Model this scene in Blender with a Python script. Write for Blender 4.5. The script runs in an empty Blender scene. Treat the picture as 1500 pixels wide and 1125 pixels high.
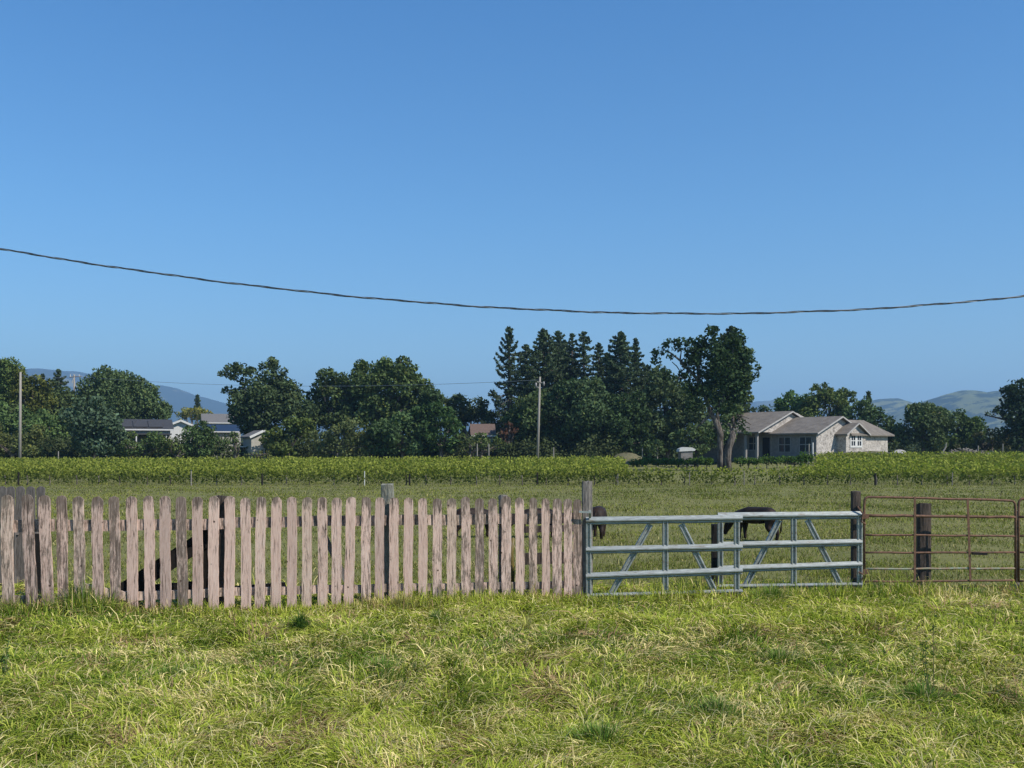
import bpy, math, random
import numpy as np
from mathutils import Vector, Matrix

# ------------------------------------------------------------------ camera, sky, sun, exposure
SC = bpy.context.scene
COL = SC.collection
CAMZ, HOR, F = 2.0, 658.0, 1500.0           # eye height, horizon row and focal length in photo pixels
cam_d = bpy.data.cameras.new('camera')
cam = bpy.data.objects.new('camera', cam_d)
COL.objects.link(cam)
cam.location = (0, 0, CAMZ)
cam.rotation_euler = (math.pi/2, 0, 0)
cam_d.sensor_width = 36.0
cam_d.lens = 36.0
cam_d.shift_y = (HOR-562.5)/1500.0
cam_d.clip_start = 0.1
cam_d.clip_end = 30000
SC.camera = cam
SUN_DIR = Vector((0.80, -0.50, 0.94)).normalized()      # towards the sun: high, to the right, behind the camera
EL = math.asin(SUN_DIR.z)
world = bpy.data.worlds.new('World'); SC.world = world; world.use_nodes = True
nt = world.node_tree; nt.nodes.clear()
sky = nt.nodes.new('ShaderNodeTexSky'); sky.sky_type = 'NISHITA'; sky.sun_disc = False
sky.sun_elevation = EL; sky.sun_rotation = math.atan2(SUN_DIR.x, SUN_DIR.y)
sky.altitude = 50; sky.air_density = 1.0; sky.dust_density = 0.0; sky.ozone_density = 6.0
bg = nt.nodes.new('ShaderNodeBackground'); bg.inputs['Strength'].default_value = 0.095
wo = nt.nodes.new('ShaderNodeOutputWorld')
skc = nt.nodes.new('ShaderNodeMix'); skc.data_type = 'RGBA'; skc.blend_type = 'MULTIPLY'; skc.inputs[0].default_value = 1.0
skt = nt.nodes.new('ShaderNodeTexCoord'); sks = nt.nodes.new('ShaderNodeSeparateXYZ'); skr = nt.nodes.new('ShaderNodeValToRGB')   # paler air low down, deeper blue higher up
nt.links.new(skt.outputs['Generated'], sks.inputs[0]); nt.links.new(sks.outputs['Z'], skr.inputs[0])
for _ in range(2): skr.color_ramp.elements.new(.5)
for e_, (p_, c_) in zip(skr.color_ramp.elements, ((0, (.46, .53, .52)), (.10, (.44, .545, .56)), (.22, (.37, .56, .62)), (.42, (.27, .53, .66)))): e_.position = p_; e_.color = (*c_, 1)
skm = nt.nodes.new('ShaderNodeVectorMath'); skm.operation = 'SCALE'; skm.inputs['Scale'].default_value = 2.0
nt.links.new(skr.outputs[0], skm.inputs[0]); nt.links.new(skm.outputs[0], skc.inputs[7])
nt.links.new(sky.outputs[0], skc.inputs[6]); nt.links.new(skc.outputs[2], bg.inputs['Color']); nt.links.new(bg.outputs[0], wo.inputs['Surface'])
sd = bpy.data.lights.new('sun', 'SUN'); sd.energy = 4.6; sd.angle = math.radians(0.53); sd.color = (1.0, 0.94, 0.84)
sun = bpy.data.objects.new('sun', sd); COL.objects.link(sun)
sun.rotation_euler = SUN_DIR.to_track_quat('Z', 'Y').to_euler(); sun.location = (20, -20, 30)
vs = SC.view_settings
vs.view_transform = 'Standard'; vs.look = 'None'; vs.exposure = 0.35; vs.gamma = 1.0; vs.use_curve_mapping = False
SC.render.engine = 'CYCLES'
SC.cycles.max_bounces = 6; SC.cycles.diffuse_bounces = 3; SC.cycles.transmission_bounces = 3
SC.cycles.volume_bounces = 0; SC.cycles.use_denoising = True; SC.cycles.denoiser = 'OPENIMAGEDENOISE'; SC.cycles.denoising_input_passes = 'RGB_ALBEDO_NORMAL'; SC.cycles.denoising_prefilter = 'ACCURATE'
SC.cycles.caustics_reflective = False; SC.cycles.caustics_refractive = False

random.seed(7)
RNG = np.random.default_rng(11)

# ------------------------------------------------------------------ helpers
def wx(px, Y): return (px-750.0)/F*Y
def wz(py, Y): return CAMZ+(HOR-py)/F*Y
def P(px, py, Y): return (wx(px, Y), Y, wz(py, Y))
def sstep(a, b, x):
    t = np.clip((np.asarray(x, dtype=float)-a)/(b-a), 0, 1)
    return t*t*(3-2*t)

_LAT = np.random.default_rng(5).random((4, 256, 256))
def vn(x, y, s, k=0):
    """value noise 0..1 with feature size s"""
    x = np.asarray(x, dtype=float)/s+37.3*k; y = np.asarray(y, dtype=float)/s+11.7*k
    xi = np.floor(x).astype(int); yi = np.floor(y).astype(int)
    fx = x-xi; fy = y-yi; fx = fx*fx*(3-2*fx); fy = fy*fy*(3-2*fy)
    L = _LAT[k % 4]
    a = L[xi & 255, yi & 255]; b = L[(xi+1) & 255, yi & 255]; c = L[xi & 255, (yi+1) & 255]; d = L[(xi+1) & 255, (yi+1) & 255]
    return (a*(1-fx)+b*fx)*(1-fy)+(c*(1-fx)+d*fx)*fy
def fbm(x, y, s, k=0, o=3):
    t = 0; w = 0
    for i in range(o):
        t = t+vn(x, y, s/2**i, k+i)/2**i; w += 1/2**i
    return t/w

def gz(x, y):
    """height of the ground"""
    x = np.asarray(x, dtype=float); y = np.asarray(y, dtype=float)
    z = -0.25*sstep(14.5, 21, y)+0.25*np.clip((y-66)/49, 0, 1)+.0025*x*sstep(60, 90, y)*(np.abs(x) < 130)
    z = z+0.36*sstep(24, 34, x)*sstep(80, 106, y)*(1-sstep(160, 260, y))+0.62*sstep(24, 30, x)*sstep(110.5, 115.5, y)*(1-sstep(160, 260, y))
    z = z+(fbm(x, y, 2.4, 1)-0.5)*0.16*(1-sstep(30, 60, y))+(fbm(x, y, .75, 2, 2)-.5)*.11*(1-sstep(10.5, 12, y))
    return z

MATS = {}
def new_mat(name):
    m = bpy.data.materials.new(name); m.use_nodes = True
    n = m.node_tree; n.nodes.clear()
    out = n.nodes.new('ShaderNodeOutputMaterial')
    MATS[name] = m
    return m, n, out
def ramp(n, stops, fac):
    r = n.nodes.new('ShaderNodeValToRGB')
    while len(r.color_ramp.elements) < len(stops): r.color_ramp.elements.new(0.5)
    for e, (p, c) in zip(r.color_ramp.elements, stops):
        e.position = p; e.color = (c[0], c[1], c[2], 1)
    n.links.new(fac, r.inputs[0]); return r.outputs[0]
def noise(n, scale, stretch=(1, 1, 1), detail=4, rough=0.6, coord='Object', dist=0.0):
    tc = n.nodes.new('ShaderNodeTexCoord'); mp = n.nodes.new('ShaderNodeMapping')
    mp.inputs['Scale'].default_value = stretch
    nz = n.nodes.new('ShaderNodeTexNoise'); nz.inputs['Scale'].default_value = scale
    nz.inputs['Detail'].default_value = detail; nz.inputs['Roughness'].default_value = rough
    nz.inputs['Distortion'].default_value = dist
    n.links.new(tc.outputs[coord], mp.inputs[0]); n.links.new(mp.outputs[0], nz.inputs['Vector'])
    return nz.outputs['Fac']
def mix(n, fac, a, b, mode='MIX'):
    m = n.nodes.new('ShaderNodeMix'); m.data_type = 'RGBA'; m.blend_type = mode
    for k, v in ((0, fac), (6, a), (7, b)):
        if hasattr(v, 'is_output') or isinstance(v, bpy.types.NodeSocket): n.links.new(v, m.inputs[k])
        elif k == 0: m.inputs[0].default_value = v
        else: m.inputs[k].default_value = (*v, 1)
    return m.outputs[2]
def math_n(n, op, a, b=None):
    m = n.nodes.new('ShaderNodeMath'); m.operation = op
    for k, v in ((0, a), (1, b)):
        if v is None: continue
        if isinstance(v, bpy.types.NodeSocket): n.links.new(v, m.inputs[k])
        else: m.inputs[k].default_value = v
    return m.outputs[0]
def principled(n, out, col, rough=0.8, metal=0.0, spec=0.3, bump=None, bstr=0.3, bdist=0.01):
    b = n.nodes.new('ShaderNodeBsdfPrincipled')
    if isinstance(col, bpy.types.NodeSocket): n.links.new(col, b.inputs['Base Color'])
    else: b.inputs['Base Color'].default_value = (*col, 1)
    if isinstance(rough, bpy.types.NodeSocket): n.links.new(rough, b.inputs['Roughness'])
    else: b.inputs['Roughness'].default_value = rough
    b.inputs['Metallic'].default_value = metal; b.inputs['Specular IOR Level'].default_value = spec
    if bump is not None:
        bp = n.nodes.new('ShaderNodeBump'); bp.inputs['Strength'].default_value = bstr; bp.inputs['Distance'].default_value = bdist
        n.links.new(bump, bp.inputs['Height']); n.links.new(bp.outputs[0], b.inputs['Normal'])
    n.links.new(b.outputs[0], out.inputs['Surface']); return b
def simple_mat(name, c1, c2=None, scale=4, rough=0.8, metal=0.0, stretch=(1, 1, 1), spec=0.3, bstr=0.3, bdist=0.01, lo=0.35, hi=0.65):
    m, n, out = new_mat(name)
    if c2 is None: c2 = tuple(v*0.8 for v in c1)
    f = noise(n, scale, stretch)
    principled(n, out, ramp(n, [(lo, c1), (hi, c2)], f), rough, metal, spec, f, bstr, bdist)
    return m
def leaf_mat(name, trans=0.3, spec=False):
    m, n, out = new_mat(name)
    at = n.nodes.new('ShaderNodeAttribute'); at.attribute_name = 'tint'
    d = n.nodes.new('ShaderNodeBsdfDiffuse'); t = n.nodes.new('ShaderNodeBsdfTranslucent')
    n.links.new(at.outputs['Color'], d.inputs['Color'])
    tc = mix(n, 1.0, at.outputs['Color'], (1.0, 1.15, 0.5), 'MULTIPLY')
    n.links.new(tc, t.inputs['Color'])
    ms = n.nodes.new('ShaderNodeMixShader'); ms.inputs[0].default_value = trans
    n.links.new(d.outputs[0], ms.inputs[1]); n.links.new(t.outputs[0], ms.inputs[2])
    last = ms
    if spec:
        g = n.nodes.new('ShaderNodeBsdfGlossy'); g.inputs['Roughness'].default_value = 0.45; g.inputs['Color'].default_value = (1, 1, 1, 1)
        m2 = n.nodes.new('ShaderNodeMixShader'); m2.inputs[0].default_value = spec
        n.links.new(ms.outputs[0], m2.inputs[1]); n.links.new(g.outputs[0], m2.inputs[2]); last = m2
    n.links.new(last.outputs[0], out.inputs['Surface'])
    return m

def tag(o, label=None, cat=None, group=None, kind=None):
    if label: o['label'] = label
    if cat: o['category'] = cat
    if group: o['group'] = group
    if kind: o['kind'] = kind
    return o
def empty(name, loc=(0, 0, 0), rz=0.0, label=None, cat=None, group=None):
    o = bpy.data.objects.new(name, None); COL.objects.link(o)
    o.location = loc; o.rotation_euler = (0, 0, rz); o.empty_display_size = 0.2
    tag(o, label, cat, group); return o
def np_obj(name, V, faces, mat, parent=None, tint=None, smooth=False):
    """faces: list of int arrays (n,k); tint: (nfaces,3)"""
    me = bpy.data.meshes.new(name)
    V = np.asarray(V, dtype=np.float32)
    me.vertices.add(len(V)); me.vertices.foreach_set('co', V.ravel())
    loops = np.concatenate([f.ravel() for f in faces]).astype(np.int32)
    tot = np.concatenate([np.full(len(f), f.shape[1]) for f in faces]).astype(np.int32)
    st = np.concatenate([[0], np.cumsum(tot)[:-1]]).astype(np.int32)
    me.loops.add(len(loops)); me.loops.foreach_set('vertex_index', loops)
    me.polygons.add(len(tot)); me.polygons.foreach_set('loop_start', st); me.polygons.foreach_set('loop_total', tot)
    if tint is not None:
        a = me.attributes.new('tint', 'FLOAT_COLOR', 'FACE')
        a.data.foreach_set('color', np.concatenate([tint, np.ones((len(tint), 1))], 1).astype(np.float32).ravel())
    me.update(calc_edges=True); me.validate()
    if smooth: me.polygons.foreach_set('use_smooth', np.ones(len(me.polygons), dtype=bool))
    me.materials.append(mat)
    o = bpy.data.objects.new(name, me); COL.objects.link(o)
    if parent: o.parent = parent
    return o
class MB:
    """collects shapes into one mesh"""
    def __init__(s): s.v = []; s.f = []
    def add(s, vs_, fs_):
        b = len(s.v); s.v += [tuple(v) for v in vs_]; s.f += [tuple(i+b for i in f) for f in fs_]; return s
    def box(s, c, d, M=None):
        vs_ = [Vector((c[0]+sx*d[0]/2, c[1]+sy*d[1]/2, c[2]+sz*d[2]/2)) for sz in (-1, 1) for sy in (-1, 1) for sx in (-1, 1)]
        if M: vs_ = [M @ v for v in vs_]
        return s.add(vs_, [(0, 2, 3, 1), (4, 5, 7, 6), (0, 1, 5, 4), (2, 6, 7, 3), (0, 4, 6, 2), (1, 3, 7, 5)])
    def beam(s, a, b, w, h, up=(0, 0, 1)):
        """rectangular bar from a to b: w across, h along up"""
        a = Vector(a); b = Vector(b); d = (b-a).normalized(); u = Vector(up)
        r = d.cross(u).normalized(); u = r.cross(d).normalized()
        vs_ = [p+r*sx*w/2+u*sz*h/2 for p in (a, b) for sx, sz in ((-1, -1), (1, -1), (1, 1), (-1, 1))]
        return s.add(vs_, [(0, 1, 2, 3), (7, 6, 5, 4), (0, 4, 5, 1), (1, 5, 6, 2), (2, 6, 7, 3), (3, 7, 4, 0)])
    def tube(s, pts, rad, n=8, cap=True):
        pts = [Vector(p) for p in pts]
        if not hasattr(rad, '__len__'): rad = [rad]*len(pts)
        base = len(s.v); up = Vector((0.13, 0.31, 1)).normalized()
        for i, p in enumerate(pts):
            d = (pts[min(i+1, len(pts)-1)]-pts[max(i-1, 0)]).normalized()
            r = d.cross(up)
            if r.length < 0.05: r = d.cross(Vector((1, 0, 0)))
            r.normalize(); u = r.cross(d).normalized()
            for k in range(n):
                a = 2*math.pi*k/n; s.v.append(tuple(p+(r*math.cos(a)+u*math.sin(a))*rad[i]))
        for i in range(len(pts)-1):
            for k in range(n):
                a = base+i*n+k; b = base+i*n+(k+1) % n
                s.f.append((a, b, b+n, a+n))
        if cap:
            s.f.append(tuple(base+k for k in range(n))[::-1]); e = base+(len(pts)-1)*n
            s.f.append(tuple(e+k for k in range(n)))
        return s
    def prism(s, poly, axis_vec, L0, L1, frame):
        """poly of 2D points in frame (a,b vectors), swept along axis_vec from L0 to L1"""
        a, b = Vector(frame[0]), Vector(frame[1]); ax = Vector(axis_vec); n = len(poly)
        vs_ = [a*p[0]+b*p[1]+ax*L for L in (L0, L1) for p in poly]
        fs_ = [tuple(range(n))[::-1], tuple(range(n, 2*n))]+[(i, (i+1) % n, n+(i+1) % n, n+i) for i in range(n)]
        return s.add(vs_, fs_)
    def obj(s, name, mat, parent=None, smooth=False, bevel=0):
        me = bpy.data.meshes.new(name); me.from_pydata(s.v, [], s.f); me.update()
        import bmesh
        bm = bmesh.new(); bm.from_mesh(me); bmesh.ops.recalc_face_normals(bm, faces=bm.faces); bm.to_mesh(me); bm.free()
        if smooth:
            for p in me.polygons: p.use_smooth = True
        me.materials.append(mat)
        o = bpy.data.objects.new(name, me); COL.objects.link(o)
        if parent: o.parent = parent
        if bevel:
            m = o.modifiers.new('bevel', 'BEVEL'); m.width = bevel; m.segments = 2
        return o

def cards(C, size, out_dir=None, outw=0.6, aspect=0.62, droop=0.0):
    """leaf cards (rhombs) at centres C; returns V,F"""
    n = len(C)
    nr = RNG.normal(size=(n, 3)); nr /= np.linalg.norm(nr, axis=1)[:, None]
    if out_dir is not None:
        nr = nr*(1-outw)+out_dir*outw; nr /= np.linalg.norm(nr, axis=1)[:, None]+1e-9
    t = RNG.normal(size=(n, 3)); u = np.cross(nr, t); u /= np.linalg.norm(u, axis=1)[:, None]+1e-9
    w = np.cross(nr, u)
    s = (size*RNG.uniform(0.6, 1.35, n))[:, None]
    a = s*0.62; b = s*aspect*0.62
    bend = nr*s*0.12
    V = np.stack([C+u*a*RNG.uniform(.7, 1.2, (n, 1))-bend, C+w*b*RNG.uniform(.7, 1.2, (n, 1))+bend*.5, C-u*a*RNG.uniform(.7, 1.2, (n, 1))-bend, C-w*b*RNG.uniform(.7, 1.2, (n, 1))+bend*.5], 1).reshape(-1, 3)
    return V, np.arange(4*n).reshape(n, 4)

# ------------------------------------------------------------------ materials
M_leaf = leaf_mat('leaf_foliage', 0.22)
M_grass = leaf_mat('grass_blades', 0.24)
M_vine = leaf_mat('vine_leaves', 0.38)
M_bark = simple_mat('bark', (.045, .036, .030), (.19, .16, .135), 3.2, 0.95, stretch=(2, 2, .45), bstr=1.0, bdist=.12, lo=.42, hi=.6)
M_pole = simple_mat('pole_wood', (.33, .30, .26), (.23, .205, .175), 5, 0.9, stretch=(6, 6, .6))
M_oldwood = simple_mat('weathered_wood', (.26, .23, .20), (.12, .105, .095), 9, 0.95, stretch=(5, 5, .8), bstr=.7, bdist=.02)
M_lichen = simple_mat('lichen_wood', (.22, .22, .18), (.16, .15, .12), 12, 0.95, stretch=(3, 3, 1), bstr=.8, bdist=.02)
M_black = simple_mat('black_timber_and_shade', (.007, .006, .005), (.014, .011, .009), 8, 0.8, stretch=(1, 1, 3))  # near-black wood tone, also colours the strip standing in for post shadow
M_tie = simple_mat('railway_tie', (.10, .075, .06), (.035, .028, .024), 10, 0.9, stretch=(5, 5, .7), bstr=.8, bdist=.02)
M_rust = simple_mat('rusty_steel', (.20, .105, .065), (.10, .06, .04), 22, 0.75, metal=.25, bstr=.4, bdist=.003)
M_patina = simple_mat('faded_green_steel', (.22, .27, .20), (.26, .16, .10), 14, 0.7, metal=.2)
M_cable = simple_mat('black_cable', (.03, .033, .035), (.05, .05, .05), 5, 0.5)
M_alu = simple_mat('bare_wire', (.35, .37, .38), (.25, .26, .27), 8, 0.45, metal=.7)
M_white = simple_mat('white_paint', (.62, .61, .58), (.54, .53, .50), 3, 0.6)
M_cream = simple_mat('cream_wall', (.38, .36, .31), (.32, .30, .26), 3, 0.85)
M_glass = simple_mat('dark_window', (.02, .025, .032), (.03, .035, .045), 2, 0.12, spec=.6)
M_shingle_dark = simple_mat('dark_roof', (.045, .043, .043), (.06, .057, .055), 3, 0.55)
M_solar = simple_mat('solar_panel_glass', (.014, .018, .034), (.02, .025, .042), 2, 0.35, spec=.5)
M_shingle_gray = simple_mat('grey_shingles', (.17, .16, .15), (.12, .115, .11), 6, 0.9)
M_shingle_brown = simple_mat('brown_shingles', (.16, .11, .085), (.11, .075, .06), 6, 0.9)
M_red = simple_mat('red_brown_boards', (.16, .06, .045), (.10, .04, .035), 6, 0.85)
M_soil = simple_mat('bare_soil', (.15, .13, .075), (.085, .09, .04), 2.5, 0.95, bstr=.6, bdist=.1)
M_yellow = simple_mat('yellow_plastic', (.15, .115, .025), (.11, .085, .03), 8, 0.5)
M_hide = simple_mat('black_hide', (.008, .0065, .006), (.030, .016, .010), 5, 0.65, spec=.2)
M_stem = simple_mat('dry_stem', (.10, .12, .04), (.16, .13, .07), 20, 0.9)
M_dead = simple_mat('dead_branches', (.30, .26, .21), (.16, .14, .12), 6, 0.95)

def shingle_roof():
    m, n, out = new_mat('tan_grey_shingle_roof')
    br = n.nodes.new('ShaderNodeTexBrick'); tc = n.nodes.new('ShaderNodeTexCoord')
    mp = n.nodes.new('ShaderNodeMapping'); mp.inputs['Scale'].default_value = (1, 1, 1)
    n.links.new(tc.outputs['Object'], mp.inputs[0]); n.links.new(mp.outputs[0], br.inputs['Vector'])
    br.inputs['Scale'].default_value = 1.6; br.inputs['Color1'].default_value = (.152, .131, .108, 1); br.inputs['Color2'].default_value = (.21, .182, .152, 1)
    br.inputs['Mortar'].default_value = (.13, .115, .10, 1); br.inputs['Mortar Size'].default_value = .03
    f = noise(n, 1.3, (1, 1, 1), 5)
    c = mix(n, 0.55, br.outputs['Color'], ramp(n, [(.35, (.125, .108, .088)), (.65, (.24, .208, .172))], f))
    principled(n, out, c, .92, bump=f, bstr=.3, bdist=.03)
    return m
M_roof = shingle_roof()
def wrap_wall():
    # unfinished wall: pale sheathing paper with irregular lighter and darker scribbles
    m, n, out = new_mat('mottled_plaster_wall')
    f = noise(n, 1.0, (1, 1, 1), 8, .75, dist=1.6); g = noise(n, 2.6, (1, 1, 1), 4, .75, dist=2.5)
    c = mix(n, 0.5, ramp(n, [(.40, (.13, .115, .10)), (.58, (.52, .47, .42))], f), ramp(n, [(.42, (.16, .14, .12)), (.54, (.58, .53, .48))], g))
    principled(n, out, c, .9, bump=g, bstr=.4, bdist=.03)
    return m
M_wrap = wrap_wall()
M_wallgrey = simple_mat('plain_grey_wall', (.17, .155, .145), (.24, .22, .205), 3, 0.9)  # plain grey, darker than the mottled wall to hold the front's shade
M_winframe = simple_mat('pale_window_frame', (.25, .24, .23), (.21, .20, .19), 3, 0.6)
M_fascia = simple_mat('weathered_fascia', (.42, .40, .37), (.34, .32, .30), 3, 0.8)

def picket_mat():
    m, n, out = new_mat('peeling_pink_paint_on_wood')
    at = n.nodes.new('ShaderNodeAttribute'); at.attribute_name = 'wear'
    grain = noise(n, 10, (7, 7, .7), 6, .65, dist=.3)
    blot = noise(n, 6, (3.0, 3.0, .55), 7, .75, dist=.5)
    fine = noise(n, 55, (1.5, 1.5, .5), 3, .7)
    wood = ramp(n, [(.3, (.065, .047, .036)), (.5, (.215, .165, .135)), (.7, (.38, .315, .265))], grain)
    paint = ramp(n, [(.3, (.52, .36, .295)), (.5, (.66, .475, .395)), (.72, (.74, .585, .50))], grain)
    s = math_n(n, 'ADD', math_n(n, 'MULTIPLY', blot, .62), math_n(n, 'MULTIPLY', fine, .14))
    s = math_n(n, 'ADD', s, math_n(n, 'MULTIPLY', grain, .24))
    d = math_n(n, 'SUBTRACT', s, at.outputs['Fac'])
    k = math_n(n, 'MULTIPLY', d, 11.0); k = math_n(n, 'ADD', k, .5)
    cl = n.nodes.new('ShaderNodeClamp'); n.links.new(k, cl.inputs[0])
    c = mix(n, cl.outputs[0], wood, paint)
    crack = noise(n, 40, (2.2, 2.2, .05), 3, .6, dist=.2)
    c = mix(n, ramp(n, [(.34, (1, 1, 1)), (.40, (0, 0, 0))], crack), c, (.10, .07, .055))
    # knots
    vo = n.nodes.new('ShaderNodeTexVoronoi'); vo.inputs['Scale'].default_value = 5.5
    tc = n.nodes.new('ShaderNodeTexCoord'); n.links.new(tc.outputs['Object'], vo.inputs['Vector'])
    kn = ramp(n, [(.05, (1, 1, 1)), (.09, (0, 0, 0))], vo.outputs['Distance'])
    c = mix(n, kn, c, (.07, .045, .035))
    oi = n.nodes.new('ShaderNodeObjectInfo')
    c = mix(n, 1.0, c, ramp(n, [(0, (.72, .70, .69)), (.35, (.92, .88, .85)), (.7, (1.0, .97, .95)), (1, (.90, .90, .84))], oi.outputs['Random']), 'MULTIPLY')
    principled(n, out, c, .9, bump=s, bstr=.7, bdist=.008)
    return m
M_picket = picket_mat()
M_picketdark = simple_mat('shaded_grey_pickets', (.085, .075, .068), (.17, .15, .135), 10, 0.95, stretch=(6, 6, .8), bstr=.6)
def galv():
    m, n, out = new_mat('galvanised_steel')
    f = noise(n, 9, (1, 6, 6), 5, .7)
    c = ramp(n, [(.3, (.22, .235, .22)), (.55, (.33, .35, .33)), (.75, (.48, .50, .475))], f)
    dirt = noise(n, 5, (1, 3, 3), 6, .75)
    c = mix(n, ramp(n, [(.52, (0, 0, 0)), (.66, (.75, .75, .75))], dirt), c, (.17, .13, .09))
    principled(n, out, c, .42, metal=.35, spec=.4, bump=f, bstr=.15, bdist=.002)
    return m
M_galv = galv()

# ------------------------------------------------------------------ ground
def ground_mat():
    m, n, out = new_mat('meadow_ground')
    geo = n.nodes.new('ShaderNodeNewGeometry')
    def nz(scale, detail=5, st=(1, 1, 1), rough=.65):
        mp = n.nodes.new('ShaderNodeMapping'); mp.inputs['Scale'].default_value = st
        x = n.nodes.new('ShaderNodeTexNoise'); x.inputs['Scale'].default_value = scale; x.inputs['Detail'].default_value = detail; x.inputs['Roughness'].default_value = rough
        n.links.new(geo.outputs['Position'], mp.inputs[0]); n.links.new(mp.outputs[0], x.inputs['Vector']); return x.outputs['Fac']
    big = nz(.12); mid = nz(.9, 6); fine = nz(14, 5)
    c = ramp(n, [(.35, (.17, .16, .05)), (.5, (.20, .185, .06)), (.65, (.24, .21, .08))], big)
    c2 = ramp(n, [(.35, (.07, .09, .028)), (.55, (.145, .15, .055)), (.72, (.21, .19, .09))], mid)
    c3 = ramp(n, [(.3, (.05, .06, .02)), (.6, (.17, .175, .07))], fine)
    c = mix(n, .5, c, c2); c = mix(n, .35, c, c3)
    principled(n, out, c, .95, spec=.1, bump=fine, bstr=.6, bdist=.04)
    return m
M_ground = ground_mat()
ys = np.concatenate([np.arange(-40, 4, 4), np.arange(4, 14, .12), np.arange(14, 30, .35), np.arange(30, 130, 1.5), np.arange(130, 400, 15), np.array([400, 500, 700, 1000, 1600, 2600, 4200, 6500, 9400])])
xs = np.concatenate([-np.array([6500, 4200, 2600, 1500, 800, 400, 250, 180, 140]), np.arange(-120, -20, 4), np.arange(-20, -8, .4), np.arange(-8, 8, .13), np.arange(8, 20, .4), np.arange(20, 121, 4), np.array([140, 180, 250, 400, 800, 1500, 2600, 4200, 6500])])
GX, GY = np.meshgrid(xs, ys)
GZ = gz(GX, GY)
nx_, ny_ = len(xs), len(ys)
idx = np.arange(nx_*ny_).reshape(ny_, nx_)
Fq = np.stack([idx[:-1, :-1], idx[:-1, 1:], idx[1:, 1:], idx[1:, :-1]], -1).reshape(-1, 4)
g = np_obj('ground', np.stack([GX, GY, GZ], -1).reshape(-1, 3), [Fq], M_ground, smooth=True)
tag(g, 'flat green pasture and farm land running to the hills', 'ground', kind='structure')

# ------------------------------------------------------------------ hills
def hill_mat(name, cols, scale, tree=.52, treecol=(.022, .038, .022)):
    m, n, out = new_mat(name)
    f = noise(n, scale, (1, 1, 2.5), 7, .68); h = noise(n, scale*.35, (1, 1, 1), 4, .6)
    c = ramp(n, [(.35, cols[0]), (.65, cols[1])], h)
    k = ramp(n, [(tree-.02, (0, 0, 0)), (tree+.02, (1, 1, 1))], f)
    principled(n, out, mix(n, k, c, treecol), .95, spec=.05)
    return m
def hill(name, prof, Y, depth, mat, label, seed, bumps=6.0):
    pxs = np.linspace(prof[0][0], prof[-1][0], 420)
    top = np.interp(pxs, [p[0] for p in prof], [p[1] for p in prof])
    k = np.ones(7)/7; top = np.convolve(np.pad(top, 3, 'edge'), k, 'valid')
    H = (HOR-top)/F*Y+CAMZ; X = wx(pxs, Y)
    t = np.linspace(-1, 1, 70)
    XX, TT = np.meshgrid(X, t); HH = np.tile(H, (len(t), 1))
    sh = np.where(TT < 0, np.cos(TT*math.pi/2)**1.3, np.cos(TT*math.pi/2)**2)
    rid = (fbm(XX, TT*depth, depth*.45, seed, 4)-.5)*1.1
    Z = HH*sh*(1+rid*(1-np.exp(-(TT*3)**2)))+(fbm(XX, TT*depth, 60, seed+1, 2)-.5)*bumps*sh
    Z = np.maximum(Z, -2)
    idx = np.arange(XX.size).reshape(XX.shape)
    Fq = np.stack([idx[:-1, :-1], idx[:-1, 1:], idx[1:, 1:], idx[1:, :-1]], -1).reshape(-1, 4)
    o = np_obj(name, np.stack([XX, Y+TT*depth, Z-1.0], -1).reshape(-1, 3), [Fq], mat, smooth=True)
    tag(o, label, 'hill', kind='structure'); return o
MH1 = hill_mat('wooded_mountain', [(.10, .11, .055), (.15, .14, .08)], .004, .44)
MH2 = hill_mat('grassy_hill', [(.13, .15, .055), (.21, .21, .085)], .012, .50)
hill('mountain', [(-500, 570), (-200, 556), (0, 552), (45, 546), (62, 539), (78, 543), (90, 543), (100, 547), (115, 543), (130, 548), (180, 558), (232, 565), (252, 566), (262, 570), (280, 577), (300, 582), (320, 588), (360, 599), (430, 612), (560, 628), (700, 640)],
     5600, 1500, MH1, 'blue wooded mountain ridge behind the trees and houses', 2, 10)
hill('mountain', [(560, 640), (700, 610), (740, 592), (800, 596), (900, 606), (1000, 596), (1080, 592), (1110, 588), (1135, 587), (1170, 592), (1250, 605), (1400, 640)],
     6200, 1200, MH1, 'faint blue ridge above the long shingle roof', 3, 8)
hill('hill', [(1180, 640), (1230, 604), (1262, 590), (1285, 585), (1305, 584), (1325, 590), (1338, 594), (1370, 604), (1440, 630)],
     3600, 700, MH2, 'small rounded grassy hill between the trees', 0, 8)
hill('hill', [(1240, 650), (1310, 612), (1345, 592), (1368, 583), (1390, 576), (1402, 572), (1418, 572), (1432, 577), (1450, 573), (1470, 571), (1510, 570), (1600, 566), (1760, 590), (1900, 640)],
     3000, 700, MH2, 'long green hill with dark oak patches on its crest', 1, 10)

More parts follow.
